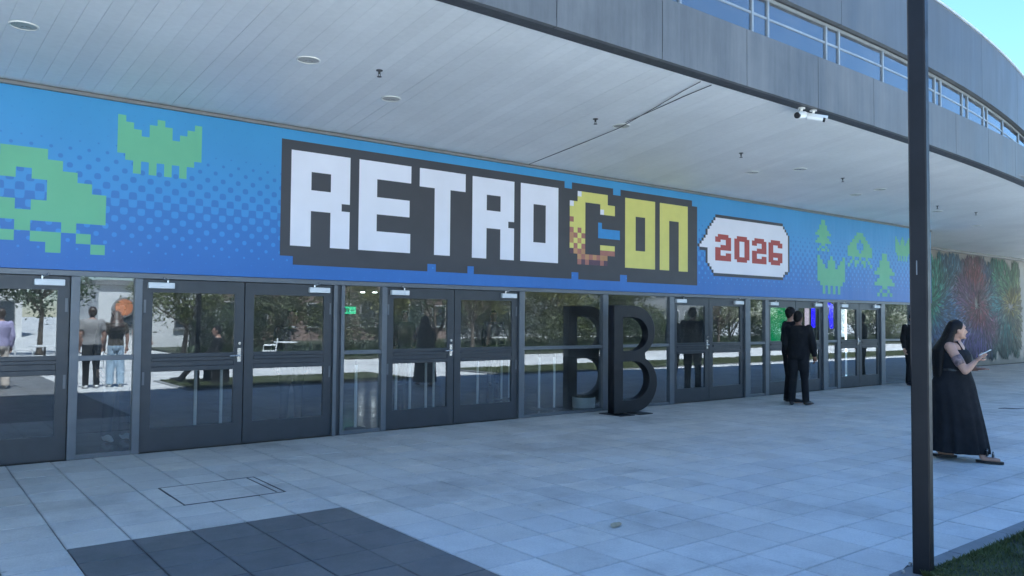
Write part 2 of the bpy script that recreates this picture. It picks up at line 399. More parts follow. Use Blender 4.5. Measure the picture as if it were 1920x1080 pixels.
rg = random.Random(11)
for li, (a, b) in enumerate(LAWN):
    lw = MB()
    nx, ny = int((b - a) * 4), 12
    for i in range(nx + 1):
        for j in range(ny + 1):
            x = a + 0.14 + (b - a - 0.28) * i / nx; y = LY0 + 0.1 + (LY1 - LY0 - 0.24) * j / ny
            lw.v.append((x, y, 0.025 + 0.02 * math.sin(x * 1.7 + y) * math.sin(y * 2.1)))
    for i in range(nx):
        for j in range(ny):
            q = i * (ny + 1) + j; lw.f.append((q, q + ny + 1, q + ny + 2, q + 1)); lw.mi.append(0)
    tag(lw.build('lawn', M['soil'], smooth=True), kind='structure')
    gr = MB()
    cnt = 52000 if li == 0 else 60000
    for _ in range(cnt):
        if li == 0:
            x = a + 0.14 + (b - a - 0.3) * (rg.random() ** 1.6); y = LY1 - 0.15 - (LY1 - LY0 - 0.3) * (rg.random() ** 1.7)
        else:
            x = rg.uniform(a + 0.14, b - 0.14); y = rg.uniform(LY0 + 0.12, LY1 - 0.15)
        if math.sin(x * 3.1 + 1.3 * math.sin(y * 4)) * math.sin(y * 3.7 + x) > 0.72 and rg.random() < 0.8: continue
        h = rg.uniform(0.015, 0.045) * (1 if li == 0 else 1.3); an = rg.uniform(0, 6.283); wd = rg.uniform(0.003, 0.006) * (1 if li == 0 else 3)
        dx, dy = math.cos(an), math.sin(an); le = rg.uniform(0.1, 0.9) * h; z = 0.02
        gr.add([(x - dy * wd, y + dx * wd, z), (x + dy * wd, y - dx * wd, z), (x + dx * le * .5 + dy * wd * .7, y + dy * le * .5 - dx * wd * .7, z + h * .65), (x + dx * le, y + dy * le, z + h)],
               [(0, 1, 2), (0, 2, 3)])
    tag(gr.build('grass', M['grass']), 'short green grass on the lawn bed %s' % ('nearest the black post' if li == 0 else 'further along the path'), 'grass', kind='stuff')
    kb = tag(link('kerb', None), kind='structure')
    L = 0.8
    def stones(x0, x1, y0, y1, along):
        n = max(1, round(((x1 - x0) if along == 'x' else (y1 - y0)) / L))
        for i in range(n):
            if along == 'x':
                u0 = x0 + (x1 - x0) * i / n; u1 = x0 + (x1 - x0) * (i + 1) / n; bb = (u0 + .003, u1 - .003, y0, y1)
            else:
                u0 = y0 + (y1 - y0) * i / n; u1 = y0 + (y1 - y0) * (i + 1) / n; bb = (x0, x1, u0 + .003, u1 - .003)
            BX(*bb, -0.04, 0.022 + rg.uniform(-.003, .003)).build('kerb_stone', M['kerb'], kb, bevel=0.006)
    stones(a, b, LY1 - 0.14, LY1, 'x'); stones(a, b, LY0, LY0 + 0.1, 'x'); stones(a, a + 0.13, LY0 + 0.1, LY1 - 0.14, 'y'); stones(b - 0.13, b, LY0 + 0.1, LY1 - 0.14, 'y')

# ------------------------------------------------------------------ the hall
HALL = empty('exhibition_hall', (0, D, 0), 'long grey exhibition hall with deep white soffit and glazed entrance doors', 'building')
def H(mb, name, mat, parent=None, **kw):
    """part of the hall: mesh coordinates are given in world space"""
    o = mb.build(name, mat, parent or HALL, **kw)
    if parent is None: o.location = (0, -D, 0)
    return o
def yf(x):   # front line of the lower fascia
    t = max(0, x - 8.5); return 4.925 + (0.0063 * t * t if t < 9 else 0.0063 * 81 + 0.1134 * (t - 9))
def yu(x):   # front line of the upper storey
    t = max(0, x - 9.0); return 4.94 + (0.0115 * t * t if t < 8 else 0.0115 * 64 + 0.184 * (t - 8))
XA, XB = -14.0, 38.0
WALL_R = 22.15
def ywall(x): return D if x < WALL_R else 12.0

# soffit boards: a fan of narrow painted boards
sof = H(MB().box(XA, XB, 5.2, 12.3, ZT + 0.035, ZT + 0.06), 'soffit', M['void'])
FX, FY = 1.0, -14.2
th = math.atan2(XA - FX, 9) ; n_b = 0
a = -0.30
step = 0.150 / 21.5
boards = []
while a < 0.99:
    a1 = a + step * (1.0 if a < 0.55 else 1.6)
    boards.append((a, a1)); a = a1
XS_BIG = {}
for bi, (a0, a1) in enumerate(boards):
    gap = 0.00005 if bi % 13 else 0.00012
    c0, c1 = math.tan(a0 + gap), math.tan(a1 - gap)
    def px(c, y): return FX + c * (y - FY)
    xm = px((c0 + c1) / 2, 8)
    y0 = yf(px((c0 + c1) / 2, 5.2)) + 0.205
    y1 = D - 0.03 if px((c0 + c1) / 2, 11.96) < WALL_R - 0.3 else 11.96
    # the board stops on the fascia line, which is curved to the right
    def clipy(c):
        y = 5.13
        for _ in range(6): y = yf(px(c, y)) + 0.205
        return y
    ya, yb = clipy(c0), clipy(c1)
    if ya > y1 - 0.1: continue
    z0 = ZT + rng.uniform(-0.0006, 0.0006); z1 = ZT + 0.018
    b = [(px(c0, ya), ya, z0), (px(c1, yb), yb, z0), (px(c1, y1), y1, z0), (px(c0, y1), y1, z0)]
    t_ = [(x, y, z1) for x, y, _ in b]
    MB().hexa(b, t_).build('ceiling_board', M['board'], sof)
    n_b += 1

# dark drip edge and fascia panels
xj = [XA]
x = 6.98
js = sorted([6.98 - 1.33 * k for k in range(1, 16)] + [6.98, 8.35, 9.65, 10.95, 12.2] + [12.2 + 1.36 * k for k in range(1, 19)])
fas = H(BX(XA, XA + 0.01, 5.3, 5.31, 4.2, 4.21), 'fascia_backing', M['edge'])
seg = [XA + 0.5 * k for k in range(int((XB - XA) / 0.5) + 1)]
m = MB()
for u, v in zip(seg[:-1], seg[1:]):
    m.hexa([(u, yf(u) + 0.004, ZT - 0.012), (v, yf(v) + 0.004, ZT - 0.012), (v, yf(v) + 0.2, ZT - 0.012), (u, yf(u) + 0.2, ZT - 0.012)],
           [(u, yf(u) + 0.004, ZT + 0.05), (v, yf(v) + 0.004, ZT + 0.05), (v, yf(v) + 0.2, ZT + 0.05), (u, yf(u) + 0.2, ZT + 0.05)])
H(m, 'soffit_edge', M['edge'])
def curved_panel(fn, x0, x1, z0, z1, d0, d1, name, mat, parent, nseg=3):
    m = MB()
    xs = [x0 + (x1 - x0) * k / nseg for k in range(nseg + 1)]
    vs = []
    for u in xs: vs += [(u, fn(u) + d0, z0), (u, fn(u) + d0, z1), (u, fn(u) + d1, z1), (u, fn(u) + d1, z0)]
    fs = []
    for i in range(nseg):
        o = 4 * i
        for k in range(4): fs.append((o + k, o + (k + 1) % 4, o + 4 + (k + 1) % 4, o + 4 + k)[::-1])
    fs += [(0, 1, 2, 3), tuple(4 * nseg + k for k in (3, 2, 1, 0))]
    m.add(vs, fs); return m.build(name, mat, parent)
for u, v in zip(js[:-1], js[1:]):
    curved_panel(yf, u + 0.005, v - 0.005, ZT - 0.02, 4.655 + 0, 0.0, 0.05, 'fascia_panel', M['fascia'], fas)
m = MB()
for u, v in zip(seg[:-1], seg[1:]):
    m.hexa([(u, yf(u) + 0.052, ZT + 0.06), (v, yf(v) + 0.052, ZT + 0.06), (v, yf(v) + 0.09, ZT + 0.06), (u, yf(u) + 0.09, ZT + 0.06)],
           [(u, yf(u) + 0.052, 4.63), (v, yf(v) + 0.052, 4.63), (v, yf(v) + 0.09, 4.63), (u, yf(u) + 0.09, 4.63)])
H(m, 'fascia_core', M['edge'])
# upper storey: concrete panels over a ribbon of windows
UZ0, UZ1 = 5.165, 6.18
upw = H(BX(XA, XA + 0.01, 6.0, 6.01, 5.5, 5.51), 'upper_wall', M['edge'])
ju = sorted([8.9 - 2.35 * k for k in range(0, 9)] + [8.9 + 2.35 * k for k in range(1, 12)])
for u, v in zip(ju[:-1], ju[1:]):
    curved_panel(yu, u + 0.004, v - 0.004, UZ0, UZ1, 0.0, 0.06, 'wall_panel', M['upper'], upw, 5)
m = MB(); m2 = MB(); m3 = MB(); m4 = MB()
for u, v in zip(seg[:-1], seg[1:]):
    def hx(mm, d0, d1, z0, z1): mm.hexa([(u, yu(u) + d0, z0), (v, yu(v) + d0, z0), (v, yu(v) + d1, z0), (u, yu(u) + d1, z0)], [(u, yu(u) + d0, z1), (v, yu(v) + d0, z1), (v, yu(v) + d1, z1), (u, yu(u) + d1, z1)])
    hx(m, 0.062, 0.16, UZ0 + 0.004, UZ1 - 0.02)
    hx(m2, -0.02, 0.2, UZ1 + 0.002, UZ1 + 0.035)
    hx(m3, 0.09, 0.125, 4.665, 4.69); hx(m3, 0.09, 0.125, UZ0 - 0.035, UZ0 - 0.003); hx(m3, 0.095, 0.120, 4.915, 4.94)
    hx(m4, 0.05, 0.5, 4.632, 4.66)
H(m, 'upper_core', M['edge']); H(m2, 'roof_cap', M['cap']); H(m3, 'window_rail', M['win_frame']); H(m4, 'window_sill', M['fascia'])
mul = sorted([7.23 - 1.485 * k for k in range(0, 13)] + [7.52 - 1.485 * k for k in range(0, 13)] + [8.71, 9.0, 10.11, 10.93, 11.78, 12.0, 12.91, 13.16, 13.98, 14.2] + [15.2 + 1.3 * k for k in range(16)])
for i, xm in enumerate(mul):
    y = yu(xm)
    H(BX(xm - 0.016, xm + 0.016, y + 0.085, y + 0.13, 4.69, UZ0 - 0.035), 'window_mullion', M['win_frame'])
    if i + 1 < len(mul):
        x1 = mul[i + 1]
        for z0, z1 in ((4.69, 4.915), (4.94, UZ0 - 0.035)):
            curved_panel(yu, xm + 0.017, x1 - 0.017, z0, z1, 0.104, 0.110, 'window_pane', M['win_glass'], upw, 2)
# room behind the ribbon window, roof, side and back walls
H(BX(XA, XB, 7.4, 7.5, 4.66, 6.1), 'room_wall', M['bw'])
H(BX(XA, XB, 5.6, 7.39, 4.60, 4.64), 'room_floor', M['bg'])
m = MB()
for u, v in zip(seg[:-1], seg[1:]):
    m.hexa([(u, yu(u) + 0.17, 6.0), (v, yu(v) + 0.17, 6.0), (v, 40, 6.0), (u, 40, 6.0)], [(u, yu(u) + 0.17, 6.15), (v, yu(v) + 0.17, 6.15), (v, 40, 6.15), (u, 40, 6.15)])
H(m, 'roof', M['bw'])
H(BX(XA - 0.3, XA - 0.01, 4.95, 40, 0, 6.1), 'end_wall', M['fascia'])
H(BX(WALL_R, WALL_R + 0.12, 9.86, 12.0, 0, ZT), 'return_wall', M['mural_wall'])
H(BX(WALL_R, XB, 12.0, 12.2, 0, ZT + 0.03), 'mural_wall', M['mural_wall'])
H(BX(WALL_R + 0.13, XB, 11.90, 11.99, ZT - 0.09, ZT - 0.01), 'wall_cornice', M['trim'])
H(BX(XA, -1.0, D + 0.02, D + 0.2, 0, ZT), 'blank_wall', M['fascia'])
# lobby shell
lf = tag(BX(XA, WALL_R - 0.1, D + 0.1, 34, -0.03, 0.005).build('lobby_floor', M['lobby_floor']), kind='structure')
H(BX(XA, WALL_R, 9.92, 34, 2.75, 2.85), 'lobby_ceiling', M['lobby_ceil'])
H(BX(XA, WALL_R + 8, 34, 34.2, 0, 2.75), 'lobby_back_wall', M['lobby_wall'])
H(BX(WALL_R - 0.03, WALL_R - 0.005, 12.3, 34, 0, 2.75), 'lobby_side_wall', M['lobby_wall'])
H(BX(-0.98, WALL_R, D + 0.06, D + 0.3, ZB + 0.02, ZT), 'bulkhead', M['edge'])

# glazed front
def gl_post(x0, x1, y0=D - 0.012, z1=ZB - 0.062): H(BX(x0, x1, y0, D + 0.10, 0, z1), 'mullion', M['frame'], bevel=0.004)
H(BX(-1.0, WALL_R, D - 0.014, D + 0.09, ZB - 0.06, ZB), 'head_rail', M['frame'], bevel=0.004)
H(BX(-1.0, WALL_R, D - 0.06, D - 0.015, ZT - 0.05, ZT - 0.012), 'shadow_trim', M['trim'])
def sidelight(x0, x1):
    p = H(BX(x0, x1, D + 0.0, D + 0.07, 1.08, 1.135), 'sidelight', M['frame'], bevel=0.003)
    BX(x0, x1, D + 0.005, D + 0.065, 0.0, 0.045).build('bottom_rail', M['frame'], p)
    BX(x0, x1, D + 0.03, D + 0.04, 0.045, 1.08).build('pane', M['glass'], p)
    BX(x0, x1, D + 0.03, D + 0.04, 1.135, ZB - 0.06).build('pane', M['glass'], p)
    return p
DOOR_Y = D + 0.03
def door(x0, x1, hinge, handle=True):
    x0 += 0.006; x1 -= 0.006; y0, y1 = DOOR_Y, DOOR_Y + 0.05
    m = MB(); zt = ZB - 0.066; st = 0.115
    m.box(x0, x0 + st, y0, y1, 0.012, zt); m.box(x1 - st, x1, y0, y1, 0.012, zt)
    m.box(x0 + st, x1 - st, y0, y1, zt - 0.15, zt); m.box(x0 + st, x1 - st, y0, y1, 0.012, 0.27)
    d = H(m, 'door', M['leaf_frame'])
    q = MB()
    q.box(x0 + st, x1 - st, y0 - 0.008, y1, 0.93, 0.985); q.box(x0 + st, x1 - st, y0 + 0.006, y1, 0.985, 1.05)
    q.box(x0 + st, x1 - st, y0 - 0.014, y1, 1.05, 1.09); q.box(x0 + st, x1 - st, y0 + 0.002, y1, 1.09, 1.14)
    q.build('push_rail', M['leaf_frame'], d, bevel=0.004)
    BX(x0 + st, x1 - st, y0 + 0.02, y0 + 0.03, 0.27, 0.93).build('pane', M['glass'], d)
    BX(x0 + st, x1 - st, y0 + 0.02, y0 + 0.03, 1.14, zt - 0.15).build('pane', M['glass'], d)
    cx = x0 + 0.20 if hinge == 'l' else x1 - 0.20
    c = BX(cx - 0.145, cx + 0.145, y0 - 0.055, y0 - 0.001, zt - 0.105, zt - 0.035).build('door_closer', M['closer'], d, bevel=0.008)
    ar = MB(); sx = 1 if hinge == 'l' else -1
    ar.tube([(cx + sx * 0.07, y0 - 0.03, zt - 0.034), (cx + sx * 0.07, y0 - 0.03, zt + 0.0)], 0.012, 8)
    ar.tube([(cx + sx * 0.07, y0 - 0.03, zt - 0.01), (cx + sx * 0.02, y0 - 0.075, zt + 0.012)], 0.009, 8)
    ar.tube([(cx + sx * 0.02, y0 - 0.08, zt + 0.012), (cx + sx * 0.02, y0 - 0.02, zt + 0.03)], 0.009, 8)
    ar.build('closer_arm', M['steel'], d)
    if handle:
        hx_ = x1 - 0.055 if hinge == 'l' else x0 + 0.055; s = -1 if hinge == 'l' else 1
        hm = MB(); hm.box(hx_ - 0.022, hx_ + 0.022, y0 - 0.012, y0 - 0.001, 1.02, 1.19)
        hm.tube([(hx_, y0 - 0.012, 1.10), (hx_, y0 - 0.055, 1.10)], 0.012, 10)
        hm.tube([(hx_, y0 - 0.055, 1.10), (hx_ + s * 0.05, y0 - 0.058, 1.10), (hx_ + s * 0.13, y0 - 0.055, 1.098)], [0.012, 0.012, 0.009], 10)
        hm.tube([(hx_, y0 - 0.001, 1.25), (hx_, y0 - 0.02, 1.25)], 0.018, 10)
        hm.build('handle', M['steel'], d, smooth=False)
    # small sliding-bolt plate on the hinge side
    bx_ = x0 + 0.03 if hinge == 'l' else x1 - 0.03
    BX(bx_ - 0.012, bx_ + 0.012, y0 - 0.006, y0 - 0.001, 0.78, 0.93).build('hinge', M['frame'], d)
    BX(bx_ - 0.012, bx_ + 0.012, y0 - 0.006, y0 - 0.001, 1.62, 1.77).build('hinge', M['frame'], d)
    return d
def pair(x0, xm, x1): door(x0, xm, 'l', True); door(xm, x1, 'r', False)
for p0, p1 in [(-1.0, -0.86), (1.53, 1.62), (2.18, 2.26), (4.65, 4.70), (4.76, 4.81), (5.38, 5.46), (7.84, 7.95), (9.70, 9.83), (11.45, 11.58), (13.80, 13.97), (14.5, 14.62), (16.76, 16.95), (17.36, 17.48), (19.42, 19.62), (20.95, 21.07), (22.03, WALL_R - 0.003)]:
    gl_post(p0, p1)
for a_, b_ in [(1.62, 2.18), (4.81, 5.38), (7.95, 9.70), (9.83, 11.45), (13.97, 14.5), (16.95, 17.36), (19.62, 20.95), (21.07, 22.03)]: sidelight(a_, b_)
H(BX(4.70, 4.76, D + 0.02, D + 0.06, 0, ZB - 0.062), 'infill_strip', M['leaf_frame'])
for t3 in [(-0.86, 0.33, 1.53), (2.26, 3.46, 4.65), (5.46, 6.62, 7.84), (11.58, 12.66, 13.80), (14.62, 15.69, 16.76), (17.48, 18.42, 19.42)]: pair(*t3)

# roof antenna
an = MB(); an.tube([(15.4, 6.6, 6.15), (15.4, 6.6, 7.35)], [0.03, 0.02], 8); an.box(15.33, 15.47, 6.53, 6.67, 6.15, 6.2)
tag(an.build('antenna', M['white']), 'thin white antenna rod above the curved roof edge', 'antenna')

# ------------------------------------------------------------------ event banner
BY = D - 0.02
ban = empty('event_banner', (0, 0, 0), 'long blue printed banner above the doors reading RETRO CON 2026', 'banner')
BX(-0.98, WALL_R, BY, D + 0.055, ZB + 0.004, ZT - 0.052).build('printed_panel', M['banner'], ban)
def prt(name, rects, mat, d0, d1, parent=ban):
    m = MB()
    for x0, x1, z0, z1 in rects: m.box(x0, x1, BY - d1, BY - d0, z0, z1)
    return m.build(name, mat, parent)
prt('letter_backing', [(3.88, 12.08, 2.37, 3.775), (3.88, 8.775, 3.775, 3.886), (8.943, 9.923, 3.775, 3.886), (10.111, 12.08, 3.775, 3.886), (12.08, 12.235, 2.37, 3.778),
    (4.057, 6.104, 2.26, 2.37), (6.25, 6.815, 2.26, 2.37), (6.933, 8.943, 2.255, 2.37), (9.1, 10.105, 2.252, 2.37), (10.281, 12.235, 2.247, 2.37)], M['p_dark'], 0.0, 0.002)
RR = [(0, .279, 0, 1.25), (.279, .557, .99, 1.25), (.279, .557, .472, .748), (.557, .717, 0, 1.25), (.717, .838, 0, .505), (.717, .838, .606, 1.25)]
def sh(rects, x, z, sx=1.0): return [(x + a * sx, x + b * sx, z + c, z + d) for a, b, c, d in rects]
prt('letter', sh(RR, 4.013, 2.508), M['p_white'], 0.002, 0.004)
prt('letter', [(4.987, 5.264, 2.508, 3.76), (5.264, 5.812, 3.514, 3.76), (5.264, 5.79, 3.022, 3.262), (5.264, 5.807, 2.508, 2.784)], M['p_white'], 0.002, 0.004)
prt('letter', [(5.955, 6.763, 3.49, 3.76), (6.214, 6.49, 2.507, 3.49)], M['p_white'], 0.002, 0.004)
prt('letter', sh(RR, 6.893, 2.503, 0.968), M['p_white'], 0.002, 0.004)
def ringO(x0, x1, h0, h1): return [(x0, h0, 2.503, 3.755), (h1, x1, 2.503, 3.755), (h0, h1, 2.503, 2.819), (h0, h1, 3.437, 3.755)]
prt('letter', ringO(7.836, 8.637, 8.102, 8.364), M['p_white'], 0.002, 0.004)
cmap = ["..WYYYYYYY..", "..YYYYYYYY..", "WYYY....YYYY", "YYYY....WYYY", "YYYY........", "PYYY........", "YYYY........", "PYPY........", "OPYP........", "OYOY........", "YPYP....YYYY", "MOPO....PPPP", "..OPOPOPOO..", "..PMPMMMPM.."]
cm = {'Y': 0, 'W': 1, 'P': 2, 'O': 3, 'M': 4}
m = MB(); cw = 1.072 / 12; chh = 1.246 / 14
for r_, row in enumerate(cmap):
    for c_, ch in enumerate(row):
        if ch == '.': continue
        m.cur = cm[ch]; x0 = 8.895 + c_ * cw; z1 = 3.755 - r_ * chh
        m.box(x0, x0 + cw, BY - 0.004, BY - 0.002, z1 - chh, z1)
m.build('letter', [M['p_yellow'], M['p_white'], M['p_pink'], M['p_orange'], M['p_mauve']], ban)
prt('blue_pixels', [(9.56, 9.65, 2.985, 3.255), (9.65, 10.095, 2.985, 3.15)], M['p_blue'], 0.002, 0.004)
prt('letter', ringO(10.23, 11.02, 10.499, 10.753), M['p_yellow'], 0.002, 0.004)
prt('letter', [(11.152, 11.414, 2.503, 3.752), (11.688, 11.95, 2.499, 3.752), (11.414, 11.688, 3.436, 3.752)], M['p_yellow'], 0.002, 0.004)
# speech bubble with the year
cs = 0.0615; rows = 18; zb0 = 2.515
inner = set()
for r_ in range(rows):
    z = zb0 + (r_ + 0.5) * cs
    lt = 12.535
    if z < 2.74: lt = 12.535 + (2.74 - z) * 1.15
    elif z > 2.99: lt = max(12.30 + (z - 2.99) * 0.80, 12.30)
    rt = 15.335
    if z < 2.70: rt = 15.335 - (2.70 - z) * 1.15
    elif z > 3.36: rt = 15.335 - (z - 3.36) * 0.9
    for c_ in range(round((lt - 12.0) / cs), round((rt - 12.0) / cs)): inner.add((c_, r_))
outer = set()
for c_, r_ in inner:
    for d_ in ((1, 0), (-1, 0), (0, 1), (0, -1)): outer.add((c_ + d_[0], r_ + d_[1]))
def cellrects(cells):
    out = []
    for r_ in sorted({c[1] for c in cells}):
        xs = sorted(c[0] for c in cells if c[1] == r_); s0 = xs[0]; pv = s0
        for x_ in xs[1:] + [None]:
            if x_ is None or x_ != pv + 1:
                out.append((12.0 + s0 * cs, 12.0 + (pv + 1) * cs, zb0 + r_ * cs, zb0 + (r_ + 1) * cs)); s0 = x_
            pv = x_
    return out
bub = prt('speech_bubble', cellrects(outer | inner), M['p_dark'], 0.0, 0.002)
prt('bubble_face', cellrects(inner), M['p_white'], 0.002, 0.004, bub)
DG = {'2': [".1111.", "111111", "11..11", "....11", "..1111", "111111", "11....", "11..11", "111111", "111111"],
      '0': [".1111.", "111111", "11..11", "11..11", "11..11", "11..11", "11..11", "11..11", "111111", ".1111."],
      '6': [".1111.", "111111", "11..11", "11....", "11....", "111111", "111111", "11..11", "111111", ".1111."]}
for ch, x0 in zip('2026', (12.79, 13.41, 14.01, 14.597)):
    rr_ = []
    for r_, row in enumerate(DG[ch]):
        for c_ in range(6):
            if row[c_] == '1': rr_.append((x0 + c_ * .085, x0 + (c_ + 1) * .085, 3.297 - (r_ + 1) * .0532, 3.297 - r_ * .0532))
    prt('numeral', rr_, M['p_red'], 0.004, 0.006, bub)
# plain pixel ornaments (bush, pine and crown blocks) in the green of the print
ORN = {'bush': ["....111....", "...11111...", "..111.111..", ".111...111.", "1111...1111", "11111.11111", "11111111111", "..1..1..1..", ".1.11.11.1.", "1..1...1..1"],
       'pine': ["...11...", "...11...", "..1111..", "..1111..", ".111111.", "11111111", "..1111..", ".111111.", "11111111", "...11...", "..1..1..", ".1.11.1."],
       'crown': ["1....1....1", "11..111..11", "111.111.111", "11111111111", "11111111111", "11111111111", ".111111111.", "..1.1.1.1..", "..1.1.1.1.."]}
def orn(kind, x0, x1, z0, z1):
    g_ = ORN[kind]; nr, nc = len(g_), len(g_[0]); dx, dz = (x1 - x0) / nc, (z1 - z0) / nr
    prt('pixel_ornament', [(x0 + c_ * dx, x0 + (c_ + 1) * dx, z1 - (r_ + 1) * dz, z1 - r_ * dz) for r_ in range(nr) for c_ in range(nc) if g_[r_][c_] == '1'], M['p_green'], 0.0, 0.002)
orn('bush', 0.25, 1.85, 2.26, 3.38); orn('crown', 1.95, 2.88, 3.22, 3.88); orn('pine', 16.42, 17.08, 3.18, 3.90); orn('bush', 17.82, 18.97, 2.88, 3.72)
orn('crown', 16.5, 17.69, 2.2, 3.08); orn('pine', 19.08, 20.1, 2.2, 3.28); orn('crown', 20.16, 20.92, 3.14, 3.76)

# ------------------------------------------------------------------ mural: thousands of painted strokes on the recessed wall
mu = MB(); cols = []; rm = random.Random(5)
MX0, MX1, MZ0, MZ1 = 26.4, 34.6, 0.28, 4.02
def mural_col(u, v):
    c = Vector((0.03, 0.13, 0.10))
    pts = [(0.05, .55, (0.05, .30, .17)), (0.12, .8, (.08, .30, .22)), (0.25, .85, (.06, .16, .24)), (0.27, .45, (.05, .14, .30)), (0.4, .6, (.16, .07, .16)), (.53, .75, (.24, .05, .06)), (.55, .45, (.22, .03, .05)),
           (.52, .2, (.13, .09, .30)), (.66, .78, (.05, .10, .22)), (.72, .8, (.03, .22, .10)), (.72, .5, (.04, .22, .24)), (.70, .35, (.18, .04, .10)), (.85, .7, (.08, .20, .08)), (.92, .55, (.30, .24, .04)), (.85, .3, (.03, .18, .16)), (.97, .3, (.14, .14, .05)), (.8, .08, (.02, .08, .06)), (.2, .2, (.05, .10, .24))]
    ws = 0; acc = Vector((0, 0, 0))
    for pu, pv, pc in pts:
        d2 = (u - pu) ** 2 * 1.6 + (v - pv) ** 2; w_ = 1 / (d2 + 0.002) ** 2; ws += w_; acc += Vector(pc) * w_
    return acc / ws
cent = [(.53, .5), (.08, .55), (.90, .5)]
for k in range(11000):
    u, v = rm.random(), rm.random()
    edge_top = 0.90 + 0.07 * math.sin(u * 37) * math.sin(u * 11 + 1); edge_bot = 0.07 + 0.06 * math.sin(u * 41 + 2)
    if v > edge_top or v < edge_bot: continue
    c0 = min(cent, key=lambda c: (u - c[0]) ** 2 * 2 + (v - c[1]) ** 2)
    an_ = math.atan2(v - c0[1], (u - c0[0]) * 2.0) + rm.gauss(0, 0.15) + 0.4 * math.sin(u * 9)
    if v > edge_top - 0.12: an_ = math.pi / 2 + rm.gauss(0, .25)
    if v < edge_bot + 0.10: an_ = -math.pi / 2 + rm.gauss(0, .25)
    L_ = rm.uniform(0.22, 0.42); W_ = rm.uniform(0.022, 0.045)
    if k < 3500: L_ = rm.uniform(.3, .5); W_ = rm.uniform(.07, .12)
    x = MX0 + u * (MX1 - MX0); z = MZ0 + v * (MZ1 - MZ0); dx, dz = math.cos(an_), math.sin(an_)
    y = 11.995 - 0.0000009 * k * 1.0 - 0.002
    cx, cz = x + dx * L_ * 0.5 + 0.02 * dz, z + dz * L_ * 0.5 - 0.02 * dx
    if z + dz * L_ > MZ1 or z + dz * L_ < 0.1: continue
    mu.add([(x, y, z), (cx - dz * W_, y, cz + dx * W_), (x + dx * L_, y, z + dz * L_), (cx + dz * W_, y, cz - dx * W_)], [(0, 1, 2, 3)])
    c = mural_col(u + rm.gauss(0, .02), v + rm.gauss(0, .02)); t_ = rm.random()
    c = c * (rm.choice((.2, .32, .5, .85)) if k >= 3500 else rm.uniform(.2, .5))
    if t_ < 0.08 and k >= 3500: c = c * 1.2 + Vector((.06, .07, .06))
    cols.append((min(c.x, 1), min(c.y, 1), min(c.z, 1), 1))
mo = mu.build('wall_mural', M['mural']); mo['kind'] = 'stuff'
ca = mo.data.color_attributes.new('paint', 'FLOAT_COLOR', 'CORNER')
for i in range(len(cols)):
    for q in range(4): ca.data[i * 4 + q].color = cols[i]
tag(mo, 'feathery green, red and purple mural painted on the beige recessed wall', 'mural')

# ------------------------------------------------------------------ soffit fittings
def downlight(x, y, r, label):
    e = empty('downlight', (x, y, ZT), label, 'downlight', group='round downlights in the soffit')
    n = 28; m = MB()
    prof = [(r, 0.001), (r, -0.005), (r * 0.95, -0.010), (r * 0.88, -0.009), (r * 0.86, -0.002)]
    vs = [(p * math.cos(2 * math.pi * k / n), p * math.sin(2 * math.pi * k / n), z) for p, z in prof for k in range(n)]
    m.add(vs, [(i * n + k, i * n + (k + 1) % n, (i + 1) * n + (k + 1) % n, (i + 1) * n + k) for i in range(len(prof) - 1) for k in range(n)])
    m.build('ring', M['lamp_ring'], e, smooth=True)
    m = MB(); m.tube([(0, 0, -0.001), (0, 0, -0.003)], r * 0.87, n); m.build('lens', M['lamp_lens'], e)
LBL = ['leftmost round downlight, near the upper left corner of the soffit', 'round white downlight above the crown ornament of the banner', 'round downlight above the letters R and E of the banner', 'round downlight on the dark board joint above the yellow letters',
       'round downlight above the year bubble, nearer the banner', 'round downlight above the year bubble, nearer the fascia', 'round downlight left of the black post, nearer the banner', 'round downlight left of the black post, nearer the fascia',
       'round downlight just right of the black post', 'farthest round downlight, over the mural']
for (x, y), lb in zip([(0.81, 7.85), (3.08, 7.14), (4.37, 7.82), (7.28, 7.03), (11.27, 7.86), (11.62, 7.19), (14.82, 7.96), (14.55, 7.34), (18.42, 7.99), (21.93, 8.55)], LBL):
    downlight(x, y, 0.115, lb)
def sprinkler(x, y, label):
    e = empty('sprinkler', (x, y, ZT), label, 'sprinkler', group='sprinklers under the soffit')
    e.scale = (.75, .75, .75)
    MB().tube([(0, 0, 0.001), (0, 0, -0.008)], 0.045, 16).build('rosette', M['iron'], e)
    m = MB(); m.tube([(0, 0, -0.008), (0, 0, -0.05)], 0.016, 8); m.tube([(0.014, 0, -0.05), (0.016, 0, -0.085)], 0.005, 6); m.tube([(-0.014, 0, -0.05), (-0.016, 0, -0.085)], 0.005, 6); m.build('nozzle', M['iron'], e)
    MB().tube([(0, 0, -0.085), (0, 0, -0.09)], 0.032, 12).build('deflector', M['iron'], e)
for (x, y), lb in zip([(3.77, 6.99), (6.78, 6.99), (9.84, 7.05), (12.92, 7.17), (17.56, 7.61), (19.24, 7.5)],
                      ['leftmost dark sprinkler head, above the letter E', 'dark sprinkler head beside the downlight on the board joint', 'dark sprinkler head below the pair of security cameras', 'dark sprinkler head left of the black post', 'dark sprinkler head right of the black post', 'farthest dark sprinkler head, before the mural']):
    sprinkler(x, y, lb)
for pts_, lb in (([(7.97, 9.74), (7.543, 7.95), (7.301, 7.098), (6.964, 6.249), (6.648, 5.508), (6.508, 5.16)], 'long dark cable sagging under the soffit from banner to fascia'), ([(7.146, 6.828), (6.988, 6.229), (6.827, 5.656), (6.69, 5.16)], 'short dark cable from the downlight to the fascia')):
    cb = MB().tube([(x, y, ZT - .012 - .006 * math.sin(3 * y)) for x, y in pts_], .0042, 6).build('cable', M['iron']); tag(cb, lb, 'cable')
